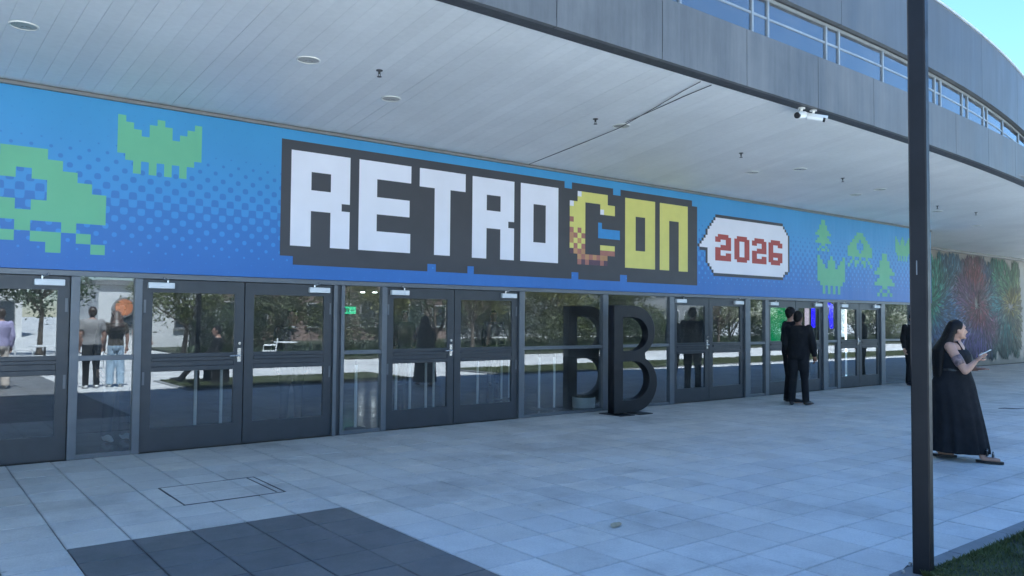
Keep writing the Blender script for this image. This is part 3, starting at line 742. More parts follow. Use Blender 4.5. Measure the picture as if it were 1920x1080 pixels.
# pair of security cameras on the fascia edge
def seccam(loc, rz, tilt, label):
    e = empty('security_camera', loc, label, 'camera', rz, 'security cameras under the fascia'); e.scale = (.82, .82, .82)
    m = MB(); m.tube([(0, 0, 0), (0, 0, -0.015)], 0.05, 14); m.tube([(0, 0, -0.015), (0, 0, -0.07)], 0.018, 10); m.ell((0, 0, -0.08), (.028, .028, .028)); m.build('bracket', M['white'], e, smooth=False)
    T = Matrix.Translation((0, 0, -0.105)) @ Matrix.Rotation(tilt, 4, 'X')
    def tr(mb): mb.v = [tuple(T @ Vector(q)) for q in mb.v]; return mb
    b = tr(MB().tube([(0, -0.10, 0), (0, -0.09, 0), (0, 0.12, 0), (0, 0.14, 0)], [0.03, 0.045, 0.045, 0.038], 16)).build('body', M['white'], e, smooth=False)
    tr(MB().tube([(0, 0.135, 0), (0, 0.165, 0)], [0.043, 0.043], 16)).build('lens_ring', M['black'], e)
    hd = MB(); 
    arc = [(0.052 * math.cos(t), 0.052 * math.sin(t)) for t in [R(10 + 20 * k) for k in range(9)]]
    vs = []; 
    for y_ in (-0.09, 0.19): vs += [(a_, y_, b_) for a_, b_ in arc] + [(a_ * 1.08, y_, b_ * 1.08) for a_, b_ in arc]
    n = 9; fs = []
    for k in range(n - 1): fs += [(k, k + 1, 2 * n + k + 1, 2 * n + k), (n + k, 3 * n + k, 3 * n + k + 1, n + k + 1), (k, n + k, n + k + 1, k + 1), (2 * n + k, 2 * n + k + 1, 3 * n + k + 1, 3 * n + k)]
    hd.add(vs, fs); tr(hd).build('sun_hood', M['white'], e)
seccam((8.22, 5.06, ZT - 0.012), R(100), R(-12), 'white security camera with black lens, left of the pair under the fascia')
seccam((8.42, 5.03, ZT - 0.012), R(-150), R(-14), 'white security camera seen from behind, right of the pair under the fascia')

# ------------------------------------------------------------------ black post
PXP, PYP = 5.125, 2.33
po = empty('steel_post', (PXP, PYP, 0), 'tall square black steel post standing at the lawn kerb', 'post', R(13))
m = MB(); hw = 0.052; c_ = 0.008
sq = [(-hw + c_, -hw), (hw - c_, -hw), (hw, -hw + c_), (hw, hw - c_), (hw - c_, hw), (-hw + c_, hw), (-hw, hw - c_), (-hw, -hw + c_)]
fix_normals(m.prism(sq, 0.0, 4.6, 'Z').build('shaft', M['post'], po))
BX(-0.12, 0.12, -0.12, 0.12, 0.0, 0.02).build('base_plate', M['post'], po, bevel=0.004)
for sx in (-1, 1):
    for sy in (-1, 1): MB().tube([(sx * 0.095, sy * 0.095, 0.02), (sx * 0.095, sy * 0.095, 0.045)], 0.012, 6).build('bolt', M['steel'], po)
BX(-0.08, 0.08, -0.08, 0.08, 4.6, 4.63).build('cap', M['post'], po)
BX(-hw - 0.002, -hw + 0.001, 0.006, 0.012, 1.89, 1.98).build('sticker', M['frame'], po)

# ------------------------------------------------------------------ free-standing letter B
def Bpoly():
    def arc(cx, cz, rx, rz, a0, a1, n): return [(cx + rx * math.cos(R(a0 + (a1 - a0) * k / n)), cz + rz * math.sin(R(a0 + (a1 - a0) * k / n))) for k in range(n + 1)]
    out = [(0, 0.02)] + arc(0.40, 0.49, 0.467, 0.47, -90, 62, 20) + arc(0.38, 1.37, 0.44, 0.43, -58, 90, 20) + [(0, 1.80)]
    h1 = [(0.165, 0.215)] + arc(0.38, 0.545, 0.335, 0.33, -90, 90, 18) + [(0.165, 0.875)]
    h2 = [(0.165, 1.035)] + arc(0.37, 1.325, 0.315, 0.29, -90, 90, 18) + [(0.165, 1.615)]
    return out, h1, h2
cu = bpy.data.curves.new('b_outline', 'CURVE'); cu.dimensions = '2D'; cu.fill_mode = 'BOTH'; cu.extrude = 0.068; cu.bevel_depth = 0.006; cu.bevel_resolution = 1
for poly in Bpoly():
    sp = cu.splines.new('POLY'); sp.points.add(len(poly) - 1); sp.use_cyclic_u = True
    for q, (a_, b_) in zip(sp.points, poly): q.co = (a_ * 1.2, b_, 0, 1)
tmp = bpy.data.objects.new('tmp', cu); COL.objects.link(tmp)
dg = bpy.context.evaluated_depsgraph_get(); bmesh_b = bpy.data.meshes.new_from_object(tmp.evaluated_get(dg)); bpy.data.objects.remove(tmp)
Bt = empty('giant_letter', (9.38, 9.27, 0), 'giant free-standing black letter B in front of the glazing', 'letter')
bmesh_b.materials.clear(); bmesh_b.materials.append(M['letter'])
bo = link('letter_body', bmesh_b, Bt); bo.rotation_euler = (math.pi / 2, 0, 0); bo.location = (0, 0, 0.01)
for x in (0.14, 0.58): BX(x - 0.17, x + 0.15, -0.26, 0.26, 0.0, 0.012).build('foot_plate', M['letter'], Bt)

# ------------------------------------------------------------------ small things on the paving
ac = empty('access_cover', (2.41, 7.345, 0), 'rectangular paved access cover with dark steel frame set in the paving', 'access cover')
m = MB(); W2, H2 = 0.445, 0.41
for a_ in ((-W2, W2, -H2, -H2 + .012), (-W2, W2, H2 - .012, H2), (-W2, -W2 + .012, -H2 + .012, H2 - .012), (W2 - .012, W2, -H2 + .012, H2 - .012)): m.box(*a_, -0.02, 0.0035)
m.build('frame', M['iron'], ac)
for i in range(3):
    for j in range(2):
        x0 = -W2 + .016 + i * (2 * W2 - .032) / 3; y0 = -H2 + .016 + j * (2 * H2 - .032) / 2
        BX(x0, x0 + (2 * W2 - .032) / 3 - .004, y0, y0 + (2 * H2 - .032) / 2 - .004, -0.02, 0.0032 + rng.uniform(-.0006, .0006)).build('paver_insert', M['paver'], ac)
BX(W2 - 0.085, W2 - 0.07, -H2 + 0.03, H2 - 0.03, 0.0, 0.0048).build('lifting_strip', M['iron'], ac)
lfm = MB(); pts = [(-.09, 0), (-.05, .03), (0, .045), (.05, .03), (.10, .0), (.06, -.028), (0, -.04), (-.05, -.025)]
lfm.add([(x, y, 0.004 + 0.005 * abs(y) / 0.04 + 0.002 * math.sin(x * 30)) for x, y in pts] + [(0, 0, .004)], [(i, (i + 1) % 8, 8) for i in range(8)])
l_ = lfm.build('fallen_leaf', M['leaf_dry']); l_.location = (4.44, 4.33, 0); l_.rotation_euler = (0, 0, 0.5); tag(l_, 'dry tan leaf lying on the paving in front', 'leaf')
tw = MB(); tw.tube([(0, 0, .008), (.12, .04, .012), (.3, .02, .008), (.45, .08, .01)], [.005, .008, .007, .004], 6)
t_ = tw.build('twig', M['black']); t_.location = (16.0, 5.9, 0); t_.rotation_euler = (0, 0, -0.9); tag(t_, 'thin dark stick on the paving beyond the walking woman', 'twig')

# ------------------------------------------------------------------ people
def baked(mb, voxel, it=3):
    me = mb.mesh('tmp', []); o = bpy.data.objects.new('tmp', me); COL.objects.link(o)
    md = o.modifiers.new('r', 'REMESH'); md.mode = 'VOXEL'; md.voxel_size = voxel; md.adaptivity = 0
    sm = o.modifiers.new('s', 'SMOOTH'); sm.iterations = it; sm.factor = 0.5
    dg = bpy.context.evaluated_depsgraph_get(); ev = o.evaluated_get(dg); em = ev.to_mesh()
    vs = [tuple(v.co) for v in em.vertices]; fs = [tuple(p.vertices) for p in em.polygons]
    ev.to_mesh_clear(); bpy.data.objects.remove(o); bpy.data.meshes.remove(me)
    r = MB(); r.add(vs, fs); return r
def hand(mb, w, d, out, palm_n, s=1.0, curl=0.5):
    """palm and five bent fingers at wrist w, pointing along d; out = thumb side"""
    d = Vector(d).normalized(); o = Vector(out).normalized(); n = Vector(palm_n).normalized(); w = Vector(w)
    pc = w + d * 0.045 * s
    mb.tube([w - d * .01, w + d * 0.03 * s, w + d * 0.085 * s], [(.028 * s, .02 * s), (.036 * s, .017 * s), (.036 * s, .013 * s)], 10)
    for k, ln in enumerate((.072, .082, .076, .058)):
        b = w + d * .082 * s + o * (.028 - .0185 * k) * s
        a1 = b + (d * math.cos(curl * .5) + n * math.sin(curl * .5)) * ln * .5 * s
        a2 = a1 + (d * math.cos(curl * 1.5) + n * math.sin(curl * 1.5)) * ln * .3 * s
        a3 = a2 + (d * math.cos(curl * 2.4) + n * math.sin(curl * 2.4)) * ln * .25 * s
        mb.tube([b - d * .012, a1, a2, a3], [.0095 * s, .009 * s, .0082 * s, .006 * s], 7)
    b = w + d * .028 * s + o * .026 * s; a1 = b + (o * .8 + d * .6) * .036 * s + n * .008; a2 = a1 + (d * .9 + o * .15 + n * .3) * .032 * s
    mb.tube([b - o * .01, a1, a2], [.013 * s, .0105 * s, .008 * s], 7)

def person(label, loc, rz, Ht=1.75, top='cloth_black', bottom='cloth_black', shoe='shoe', hair='hair', skin='skin', pose=None, sleeves='short', long_hair=False, build_w=1.0, voxel=0.016, dress=None, wide=False):
    s = Ht / 1.75
    P = dict(hipL=(-.09, 0, .92), hipR=(.09, 0, .92), kneeL=(-.10, .02, .50), kneeR=(.10, .02, .50), ankL=(-.11, -.02, .085), ankR=(.11, -.02, .085), toeL=(-.13, .17, .03), toeR=(.13, .17, .03),
             shL=(-.185, 0, 1.42), shR=(.185, 0, 1.42), elL=(-.235, -.02, 1.14), elR=(.235, -.02, 1.14), wrL=(-.235, .05, .89), wrR=(.235, .05, .89), head=(0, .02, 1.625), tz=0.0, ty=0.0, yaw=0.0, lean=0.0)
    if pose: P.update(pose)
    V = {k: Vector(v) * s for k, v in P.items() if isinstance(v, tuple)}
    e = empty('person', loc, label, 'person', rz)
    bw = build_w
    tz, ty, ln = P['tz'] * s, P['ty'] * s, P['lean']
    def tors(infl, z0=.88, z1=1.47):
        prof = [(.86, .150, .105), (.92, .165, .118), (1.0, .158, .112), (1.10, .145, .104), (1.22, .158, .112), (1.33, .178, .120), (1.40, .180, .108), (1.445, .135, .09), (1.48, .07, .065)]
        return [(0, ty + ln * (z - .9) * s, z * s + tz, (rx * bw + infl) * s, (ry * bw + infl) * s) for z, rx, ry in prof if z0 <= z <= z1 + .02]
    # body (one continuous surface)
    b = MB(); b.rings(tors(0), 16)
    hd = V['head']
    b.tube([(0, ty + ln * .5 * s, 1.42 * s + tz), (hd.x * .6, ty * 1 + ln * .56 * s, 1.50 * s + tz), tuple(hd - Vector((0, .01, .06)) * s)], [.062 * s, .054 * s, .055 * s], 12)
    b.ell(tuple(hd + Vector((0, -.008, .018)) * s), (.076 * s, .094 * s, .098 * s), 18, 12)
    Rz = Matrix.Rotation(P['yaw'], 3, 'Z')
    def hp(x, y, z): return tuple(hd + Rz @ (Vector((x, y, z)) * s))
    b.ell(hp(0, .03, -.055), (.052 * s, .056 * s, .062 * s)); b.ell(hp(0, .078, -.10), (.022 * s, .016 * s, .018 * s))
    b.tube([hp(0, .082, .012), hp(0, .098, -.012), hp(0, .104, -.03), hp(0, .085, -.04)], [.008 * s, .011 * s, .015 * s, .012 * s], 8)
    for sx in (-1, 1):
        b.ell(hp(sx * .077, -.008, -.01), (.010 * s, .020 * s, .032 * s), 10, 7)
        b.ell(hp(sx * .033, .078, .035), (.026 * s, .012 * s, .009 * s), 8, 6)
    th = .078 * bw * s
    for q in 'LR':
        b.tube([V['hip' + q] + Vector((0, 0, .03)), V['hip' + q].lerp(V['knee' + q], .5), V['knee' + q]], [th * 1.08, th * .92, .056 * s], 12)
        b.tube([V['knee' + q], V['knee' + q].lerp(V['ank' + q], .35), V['ank' + q], V['ank' + q] - Vector((0, 0, .04 * s))], [.056 * s, .058 * s, .038 * s, .038 * s], 12)
        b.ell(tuple(V['knee' + q]), (.056 * s,) * 3, 10, 7)
        b.tube([V['ank' + q] - Vector((0, .0, .045 * s)), V['ank' + q].lerp(V['toe' + q], .6) - Vector((0, 0, .01)), V['toe' + q]], [.034 * s, .034 * s, .024 * s], 10)
        ua = .050 * bw * s
        b.ell(tuple(V['sh' + q]), (ua * 1.15,) * 3, 10, 8)
        b.tube([V['sh' + q], V['sh' + q].lerp(V['el' + q], .5), V['el' + q]], [ua * 1.05, ua, ua * .78], 12)
        b.ell(tuple(V['el' + q]), (ua * .78,) * 3, 10, 7)
        b.tube([V['el' + q], V['el' + q].lerp(V['wr' + q], .35), V['wr' + q]], [ua * .78, ua * .80, .027 * s], 12)
    bk = baked(b, voxel)
    for q, sx in (('L', -1), ('R', 1)):
        dd = (V['wr' + q] - V['el' + q]).normalized(); inn = Vector((-sx, 0, 0))
        fw = Vector((0, 1, 0)); fw = (fw - dd * fw.dot(dd))
        if fw.length < .3: fw = Vector((0, 0, 1)) - dd * dd.z
        hand(bk, V['wr' + q], dd, fw, inn, s, 0.6)
    body = bk.build('body', M[skin], e, smooth=True)
    for sx in (-1, 1): MB().ell(hp(sx * .032, .079, .016), (.012 * s, .006 * s, .007 * s), 8, 6).build('eye', M['eye'], body, smooth=True)
    MB().ell(hp(0, .082, -.068), (.022 * s, .010 * s, .008 * s), 8, 6).build('mouth', M['lip'], body, smooth=True)
    # hair
    h = MB(); 
    h.ell(hp(0, -.022, .032), (.088 * s, .097 * s, .100 * s), 16, 10)
    if long_hair:
        for k in range(7):
            t = -0.9 + 1.8 * k / 6; sx_ = math.sin(t); cy = -math.cos(t)
            h.tube([hp(.05 * sx_, .05 * cy - .02, .10), hp(.088 * sx_, .088 * cy - .015, .0), hp(.105 * sx_, .10 * cy - .045, -.12), hp(.13 * sx_, .11 * cy - .03 - .09 * bw, -.27), hp(.12 * sx_, .09 * cy - .03 - .12 * bw, long_hair)], [.03 * s, .046 * s, .055 * s, .062 * s, .03 * s], 8)
    else:
        h.ell(hp(0, -.06, -.02), (.075 * s, .05 * s, .07 * s), 12, 8)
    hb = baked(h, 0.014)
    keep = []
    hinv = [Rz.transposed() @ ((Vector(v) - hd) / s) for v in hb.v]
    hf = [f for f in hb.f if not any((hinv[i].y > (.06 if long_hair else .045) and hinv[i].z < .062 and abs(hinv[i].x) < .085) for i in f)]
    hb.f = hf; hb.mi = [0] * len(hf)
    hb.build('hair', M[hair], body, smooth=True)
    # clothes
    if not dress:
        c = MB(); c.rings(tors(.014, .90 if bottom else .86), 18)
        end = {'short': .62, 'long': 1.0, 'none': 0.0}[sleeves]
        for q in 'LR':
            ua = .058 * bw * s
            if sleeves == 'none': continue
            c.ell(tuple(V['sh' + q]), (ua * 1.15,) * 3, 10, 8)
            if sleeves == 'long':
                c.tube([V['sh' + q], V['el' + q]], [ua * 1.1, ua], 12); c.ell(tuple(V['el' + q]), (ua,) * 3, 10, 7); c.tube([V['el' + q], V['el' + q].lerp(V['wr' + q], .95)], [ua, ua * .72], 12)
            else: c.tube([V['sh' + q], V['sh' + q].lerp(V['el' + q], .68)], [ua * 1.12, ua * 1.12], 12)
        baked(c, voxel * .9, 4).build('shirt', M[top], e, smooth=True)
        c = MB(); c.rings([(r[0], r[1], r[2] - .0, r[3], r[4]) for r in tors(.012, .84, 1.0)], 16)
        for q in 'LR':
            tk = .088 * bw * s; lo = (.085 if wide else .064) * s
            c.tube([V['hip' + q] + Vector((0, 0, .02)), V['hip' + q].lerp(V['knee' + q], .5), V['knee' + q]], [tk * 1.05, tk * .95, lo * 1.12], 12)
            c.ell(tuple(V['knee' + q]), (lo * 1.1,) * 3, 10, 7)
            c.tube([V['knee' + q], V['knee' + q].lerp(V['ank' + q], .5), V['ank' + q] + Vector((0, 0, -.02 * s))], [lo * 1.1, lo * 1.03, lo], 12)
        baked(c, voxel * .9, 3).build('trousers', M[bottom], e, smooth=True)
    for q in 'LR':
        if shoe is None: break
        an_, to = V['ank' + q], V['toe' + q]; dv = (to - an_); dv.z = 0; dv.normalize()
        fl = min(to.z, an_.z - .055 * s) ; c = MB()
        h0 = an_ - dv * .055 * s
        c.tube([Vector((h0.x, h0.y, fl + .035 * s)), an_ - Vector((0, 0, .035 * s)), an_.lerp(to, .55) + Vector((0, 0, .0)), to + dv * .05 * s + Vector((0, 0, .004))], [(.034 * s, .036 * s), (.042 * s, .045 * s), (.046 * s, .034 * s), (.026 * s, .020 * s)], 12)
        baked(c, .011, 2).build('shoe', M[shoe], e, smooth=True)
    if dress: dress(e, s, V)
    return e, body, V

def dirz(dx, dy): return math.atan2(-dx, dy)   # rotation that turns local +Y towards (dx, dy)

# two men in dark clothes by the doors, facing along the front
person('man in black jacket, back half turned, nearer of the two by the doors', (13.39, 8.33, 0), dirz(.85, .25), 1.77, pose=dict(wrR=(.26, .10, .90), elR=(.26, .0, 1.14), wrL=(-.22, .12, .93), ankL=(-.10, -.10, .085), toeL=(-.13, .09, .03), kneeL=(-.10, -.02, .5), ankR=(.12, .03, .085), toeR=(.17, .21, .03), yaw=-.2), sleeves='long', build_w=1.16, skin='skin_d', voxel=.014)
person('taller man in dark clothes standing just behind the man in the black jacket', (13.65, 8.67, 0), dirz(.5, -.35), 1.85, pose=dict(yaw=.3, wrL=(-.2, .16, .97), wrR=(.2, .16, .97)), top='cloth_navy', sleeves='long', build_w=1.12, skin='skin', voxel=.014)
person('person in black standing at the glazing, mostly hidden behind the black post', (19.80, 9.20, 0), dirz(-.6, -.8), 1.78, sleeves='long', build_w=1.1, voxel=.016)

# the woman walking past: long black dress, bare tattooed arm, phone in hand
def long_dress(e, s, V):
    m = MB(); rs = []
    prof = [(.10, .30, .355, .045), (.20, .30, .35, .04), (.40, .285, .325, .035), (.62, .27, .30, .02), (.80, .265, .285, .0), (.95, .255, .268, -.01), (1.06, .225, .218, -.005), (1.14, .212, .186, .005), (1.24, .236, .215, .01), (1.32, .24, .195, .01), (1.37, .215, .15, .01)]
    for z, rx, ry, yo in prof:
        k = max(0, (1.05 - z)) / .9
        fn = lambda t, k=k, z=z: 1 + .05 * k * math.sin(9 * t + 2 * math.sin(2 * t) + z * 1.5) + .035 * k * math.sin(17 * t + z * 3)
        rs.append((0, yo * s, z * s + (0.0), rx * s * .93, ry * s * .92, fn))
    n = 72; m.rings(rs, n, close=False)
    o = m.build('dress', M['cloth_black'], e, smooth=True); so = o.modifiers.new('t', 'SOLIDIFY'); so.thickness = .008
    sb = o.modifiers.new('s', 'SUBSURF'); sb.levels = 1; sb.render_levels = 1
    bt = MB(); 
    bt.rings([(0, 0, 1.105 * s, .206 * s, .186 * s), (0, 0, 1.135 * s, .203 * s, .180 * s)], 40); bt.build('belt', M['shoe'], o)
    for sx in (-1, 1):
        st = MB(); st.tube([(sx * .10 * s, .135 * s, 1.32 * s), (sx * .115 * s, .06 * s, 1.46 * s), (sx * .11 * s, -.07 * s, 1.43 * s), (sx * .10 * s, -.11 * s, 1.33 * s)], .014 * s, 6); st.build('shoulder_strap', M['cloth_black'], o)
wpos = (9.74, 4.06, 0)
we, wb, WV = person('woman in long black dress walking right, bare tattooed arm raised with a phone', wpos, dirz(.36, -.93) - .12, 1.63,
    pose=dict(hipL=(-.09, .0, .92), hipR=(.09, 0, .92), kneeR=(.09, .14, .52), ankR=(.08, .31, .085), toeR=(.08, .50, .045), kneeL=(-.09, -.02, .50), ankL=(-.10, -.20, .10), toeL=(-.10, -.02, .035),
              shR=(.20, -.01, 1.40), elR=(.25, .16, 1.11), wrR=(.15, .27, 1.24), shL=(-.20, 0, 1.40), elL=(-.25, .03, 1.12), wrL=(-.08, .26, 1.13), head=(0, .05, 1.61), yaw=.3),
    shoe=None, long_hair=-.60, build_w=1.12, dress=long_dress, voxel=.013)
s_ = 1.63 / 1.75
tt = MB(); sh_, el_ = WV['shR'], WV['elR']
tt.tube([sh_.lerp(el_, .40) + Vector((.006, 0, 0)), sh_.lerp(el_, .55) + Vector((.007, 0, 0)), sh_.lerp(el_, .74) + Vector((.006, 0, 0))], [.0565, .0575, .053], 14); tt.build('tattoo', M['tattoo'], wb, smooth=True)
for q in 'LR':
    an_, to = WV['ank' + q], WV['toe' + q]; dv = Vector((to.x - an_.x, to.y - an_.y, 0)).normalized(); lat = Vector((dv.y, -dv.x, 0))
    z0 = 0.004; heel = an_ - dv * .07; tip = to + dv * .03
    sdm = MB(); n = 14; out = []
    for k in range(n):
        t = 2 * math.pi * k / n; u = .5 - .5 * math.cos(t); p_ = heel.lerp(tip, u); w_ = (.042 + .008 * u) * math.sin(t); out.append((p_.x + lat.x * w_, p_.y + lat.y * w_))
    lift = 0.0 if q == 'R' else 0.0
    sdl = MB().prism(out, z0 + lift, z0 + .028 + lift, 'Z').build('sandal', M['shoe'], we); fix_normals(sdl)
    for u_ in (.42, .62):
        c_ = heel.lerp(tip, u_); zt_ = .088 if u_ < .5 else .066
        st = MB(); st.tube([c_ + lat * .045 + Vector((0, 0, .02)), c_ + lat * .036 + Vector((0, 0, zt_ - .018)), c_ + Vector((0, 0, zt_)), c_ - lat * .036 + Vector((0, 0, zt_ - .018)), c_ - lat * .045 + Vector((0, 0, .02))], [(.02, .009)] * 5, 8); st.build('strap', M['shoe'], sdl)
        MB().ell(tuple(c_ + lat * .030 + Vector((0, 0, zt_ - .004))), (.009, .010, .005), 8, 6).build('buckle', M['closer'], sdl, smooth=True)
# phone held in her raised hand
ph = MB().box(-.036, .036, -.005, .005, -.07, .07).build('phone', M['closer'], None, bevel=.004)
wr = WV['wrR']; dr = (wr - WV['elR']).normalized(); Mw = Matrix.Translation(wpos) @ Matrix.Rotation(dirz(.36, -.93) - .12, 4, 'Z')
ph.matrix_world = Mw @ Matrix.Translation(wr + dr * .105 + Vector((-.02, .015, .02))) @ Matrix.Rotation(R(-60), 4, 'X')
tag(ph, 'small pale phone held in the walking woman\'s raised hand', 'phone')

# people out on the sunny plaza, seen mirrored in the glass
person('man in grey t-shirt and black trousers, mirrored in the narrow left sidelight', (3.38, 0.72, 0), dirz(-.1, -1), 1.76, top='cloth_grey', bottom='cloth_black', shoe='shoe_w', hair='hair_b', build_w=1.12, voxel=.02)
person('woman in dark top and pale wide jeans, mirrored beside the man in grey', (3.88, 0.60, 0), dirz(.1, -1), 1.68, top='cloth_brown', bottom='denim', shoe='shoe_w', hair='hair_b', long_hair=-.3, wide=True, voxel=.02)
person('woman in lilac top and cream trousers on the plaza, mirrored at the left edge', (1.80, -0.05, 0), dirz(-.3, -1), 1.70, top='cloth_lilac', bottom='cloth_cream', shoe='shoe_w', hair='hair_b', wide=True, sleeves='long', voxel=.02)
st_pose = dict(hipL=(-.09, -.02, .50), hipR=(.09, -.02, .50), kneeL=(-.10, .40, .50), kneeR=(.10, .40, .48), ankL=(-.10, .66, .12), ankR=(.08, .74, .11), toeL=(-.12, .84, .10), toeR=(.09, .92, .12), shL=(-.185, -.10, 1.0), shR=(.185, -.10, 1.0), elL=(-.25, .0, .74), elR=(.25, .0, .74), wrL=(-.12, .22, .62), wrR=(.12, .22, .62), head=(0, -.06, 1.21), tz=-.42, ty=-.04, lean=-.12)
person('person in black sitting with outstretched legs, mirrored in the left double door', (5.95, 0.75, 0.02), dirz(-1, -.1), 1.74, pose=st_pose, sleeves='long', voxel=.02)
person('walker in dark clothes far out on the plaza, mirrored beside the pale jeans', (5.3, -3.2, 0), dirz(.2, 1), 1.72, top='cloth_brown', sleeves='short', hair='hair', voxel=.022)
# people inside the lobby
person('person in dark clothes and white sneakers standing inside behind the left sidelight', (2.25, 10.95, 0.005), dirz(.2, -1), 1.76, shoe='shoe_w', sleeves='long', voxel=.02)
person('person in dark clothes and white shoes inside behind the left double door', (4.66, 11.2, 0.005), dirz(-.3, -1), 1.70, shoe='shoe_w', sleeves='long', voxel=.02, build_w=1.2)
person('person in dark clothes deep inside the lobby behind the middle double door', (11.15, 14.9, 0.005), dirz(-.6, -1), 1.76, sleeves='long', voxel=.022, pose=dict(ankL=(-.10, -.22, .10), toeL=(-.1, -.05, .03), ankR=(.1, .18, .085), toeR=(.1, .38, .03)))
person('person in dark clothes inside the lobby left of the middle double door', (9.4, 16.0, 0.005), dirz(-.8, -.6), 1.74, sleeves='long', voxel=.022)

# ------------------------------------------------------------------ lobby fittings
sp0 = empty('queue_post', (0, 0, 0.005), 'x', 'queue post', group='pale queue posts inside the glazing')
MB().tube([(0, 0, 0.022), (0, 0, 0.90)], 0.021, 12).build('shaft', M['white'], sp0)
mb = MB(); mb.tube([(0, 0, 0), (0, 0, .012), (0, 0, .022)], [.15, .15, .05], 20); mb.build('base', M['iron'], sp0)
MB().tube([(0, 0, .90), (0, 0, .96)], .022, 12).build('belt_head', M['black'], sp0)
SPOT = [(3.27, 11.13, 'left queue post of two inside the left double door'), (3.60, 11.09, 'right queue post of two inside the left double door'), (5.2, 10.2, 'queue post inside the sidelight under the letter E'),
        (6.40, 11.16, 'first queue post from the left inside the middle double door'), (6.60, 11.06, 'second queue post from the left inside the middle double door'), (6.95, 11.14, 'third queue post from the left inside the middle double door'), (7.17, 11.25, 'fourth queue post from the left inside the middle double door'),
        (8.0, 11.14, 'queue post inside the right leaf of the middle double door'), (9.31, 12.17, 'left queue post of the far pair inside the middle double door'), (9.56, 12.25, 'right queue post of the far pair inside the middle double door'), (8.89, 10.54, 'left queue post inside the wide pane before the letter B'), (9.17, 10.46, 'right queue post inside the wide pane before the letter B')]
for i, (x, y, lb) in enumerate(SPOT):
    o = sp0 if i == 0 else copy_tree(sp0); o.location = (x, y, .005); o['label'] = 'pale ' + lb
dr_ = empty('round_planter', (9.78, 10.35, 0.005), 'low white round planter inside the glass left of the letter B', 'planter')
mm = MB(); mm.tube([(0, 0, 0), (0, 0, .16), (0, 0, .18)], [.20, .21, .205], 28); mm.build('drum', M['white'], dr_)
MB().tube([(0, 0, .18), (0, 0, .185)], .19, 24).build('soil', M['soil'], dr_)
def lit(name, label, cat, mat, bx, fr=True):
    e = empty(name, ((bx[0] + bx[1]) / 2, bx[3], bx[4]), label, cat)
    o = BX(*bx).build('light_face', M[mat], e); o.matrix_parent_inverse = Matrix.Translation((-e.location.x, -e.location.y, -e.location.z))
    if fr:
        o = BX(bx[0] - .02, bx[1] + .02, bx[3] + .001, bx[3] + .04, .0 if fr == 'leg' else bx[4] - .02, bx[5] + .02).build('housing', M['black'], e); o.matrix_parent_inverse = Matrix.Translation((-e.location.x, -e.location.y, -e.location.z))
    return e
gs = lit('display_screen', 'green lit display screen inside behind the two men', 'screen', 'e_green', (17.1, 17.95, 11.49, 11.5, .92, 1.97), 'leg')
lit('lit_panel', 'pale pink lit panel inside, right of the two men', 'lit panel', 'e_pink', (18.78, 18.98, 11.49, 11.5, 1.25, 1.96), 'leg')
lit('blue_light_strip', 'straight blue light strip inside beside the pale pink panel', 'light strip', 'e_blue', (19.10, 19.26, 11.49, 11.5, 1.40, 1.96), 'leg')
cv = MB(); cv.tube([(19.93, 11.5, 2.02), (20.10, 11.5, 1.98), (20.10, 11.5, 1.80), (20.04, 11.5, 1.68), (20.10, 11.5, 1.56), (20.12, 11.5, 1.38)], .055, 10)
cve = empty('curved_light_strip', (20.05, 11.55, .005), 'wavy blue light strip inside the narrow right sidelight', 'light strip'); o = cv.build('light_face', M['e_blue'], cve); o.matrix_parent_inverse = Matrix.Translation((-20.05, -11.55, -.005))
o = MB().box(20.0, 20.08, 11.56, 11.62, .005, 2.0).build('stand', M['black'], cve); o.matrix_parent_inverse = Matrix.Translation((-20.05, -11.55, -.005))
lit('white_light_strip', 'tall white light strip inside the rightmost double door', 'light strip', 'e_white', (20.52, 20.76, 11.49, 11.5, 1.14, 1.94), 'leg')
ex = lit('exit_sign', 'small lit green exit sign deep inside the lobby', 'exit sign', 'e_exit', (9.75, 10.15, 19.98, 20.0, 1.66, 1.86), True)
o = MB(); o.box(9.93, 9.97, 20.0, 20.03, 1.9, 2.75); oo = o.build('hanger', M['black'], ex); oo.matrix_parent_inverse = Matrix.Translation(-ex.location)
fg = MB(); fg.box(9.80, 9.86, 19.974, 19.979, 1.70, 1.82); fg.box(9.90, 9.93, 19.974, 19.979, 1.70, 1.77); fg.box(9.88, 9.95, 19.974, 19.979, 1.77, 1.79); fg.ell((9.915, 19.976, 1.81), (.015, .003, .015), 8, 6); fg.box(9.99, 10.09, 19.974, 19.979, 1.75, 1.77)
oo = fg.build('pictogram', M['white'], ex); oo.matrix_parent_inverse = Matrix.Translation(-ex.location)
for i, (x, y) in enumerate([(17.0, 32.8), (17.4, 32.4)]):
    e = empty('lobby_spotlight', (x, y, 2.75), ['left', 'right'][i] + ' small bright spotlight of the pair in the lobby ceiling', 'spotlight')
    MB().tube([(0, 0, 0), (0, 0, -.05)], .13, 16).build('can', M['white'], e); MB().tube([(0, 0, -.05), (0, 0, -.06)], .10, 16).build('bulb', M['e_spot'], e)

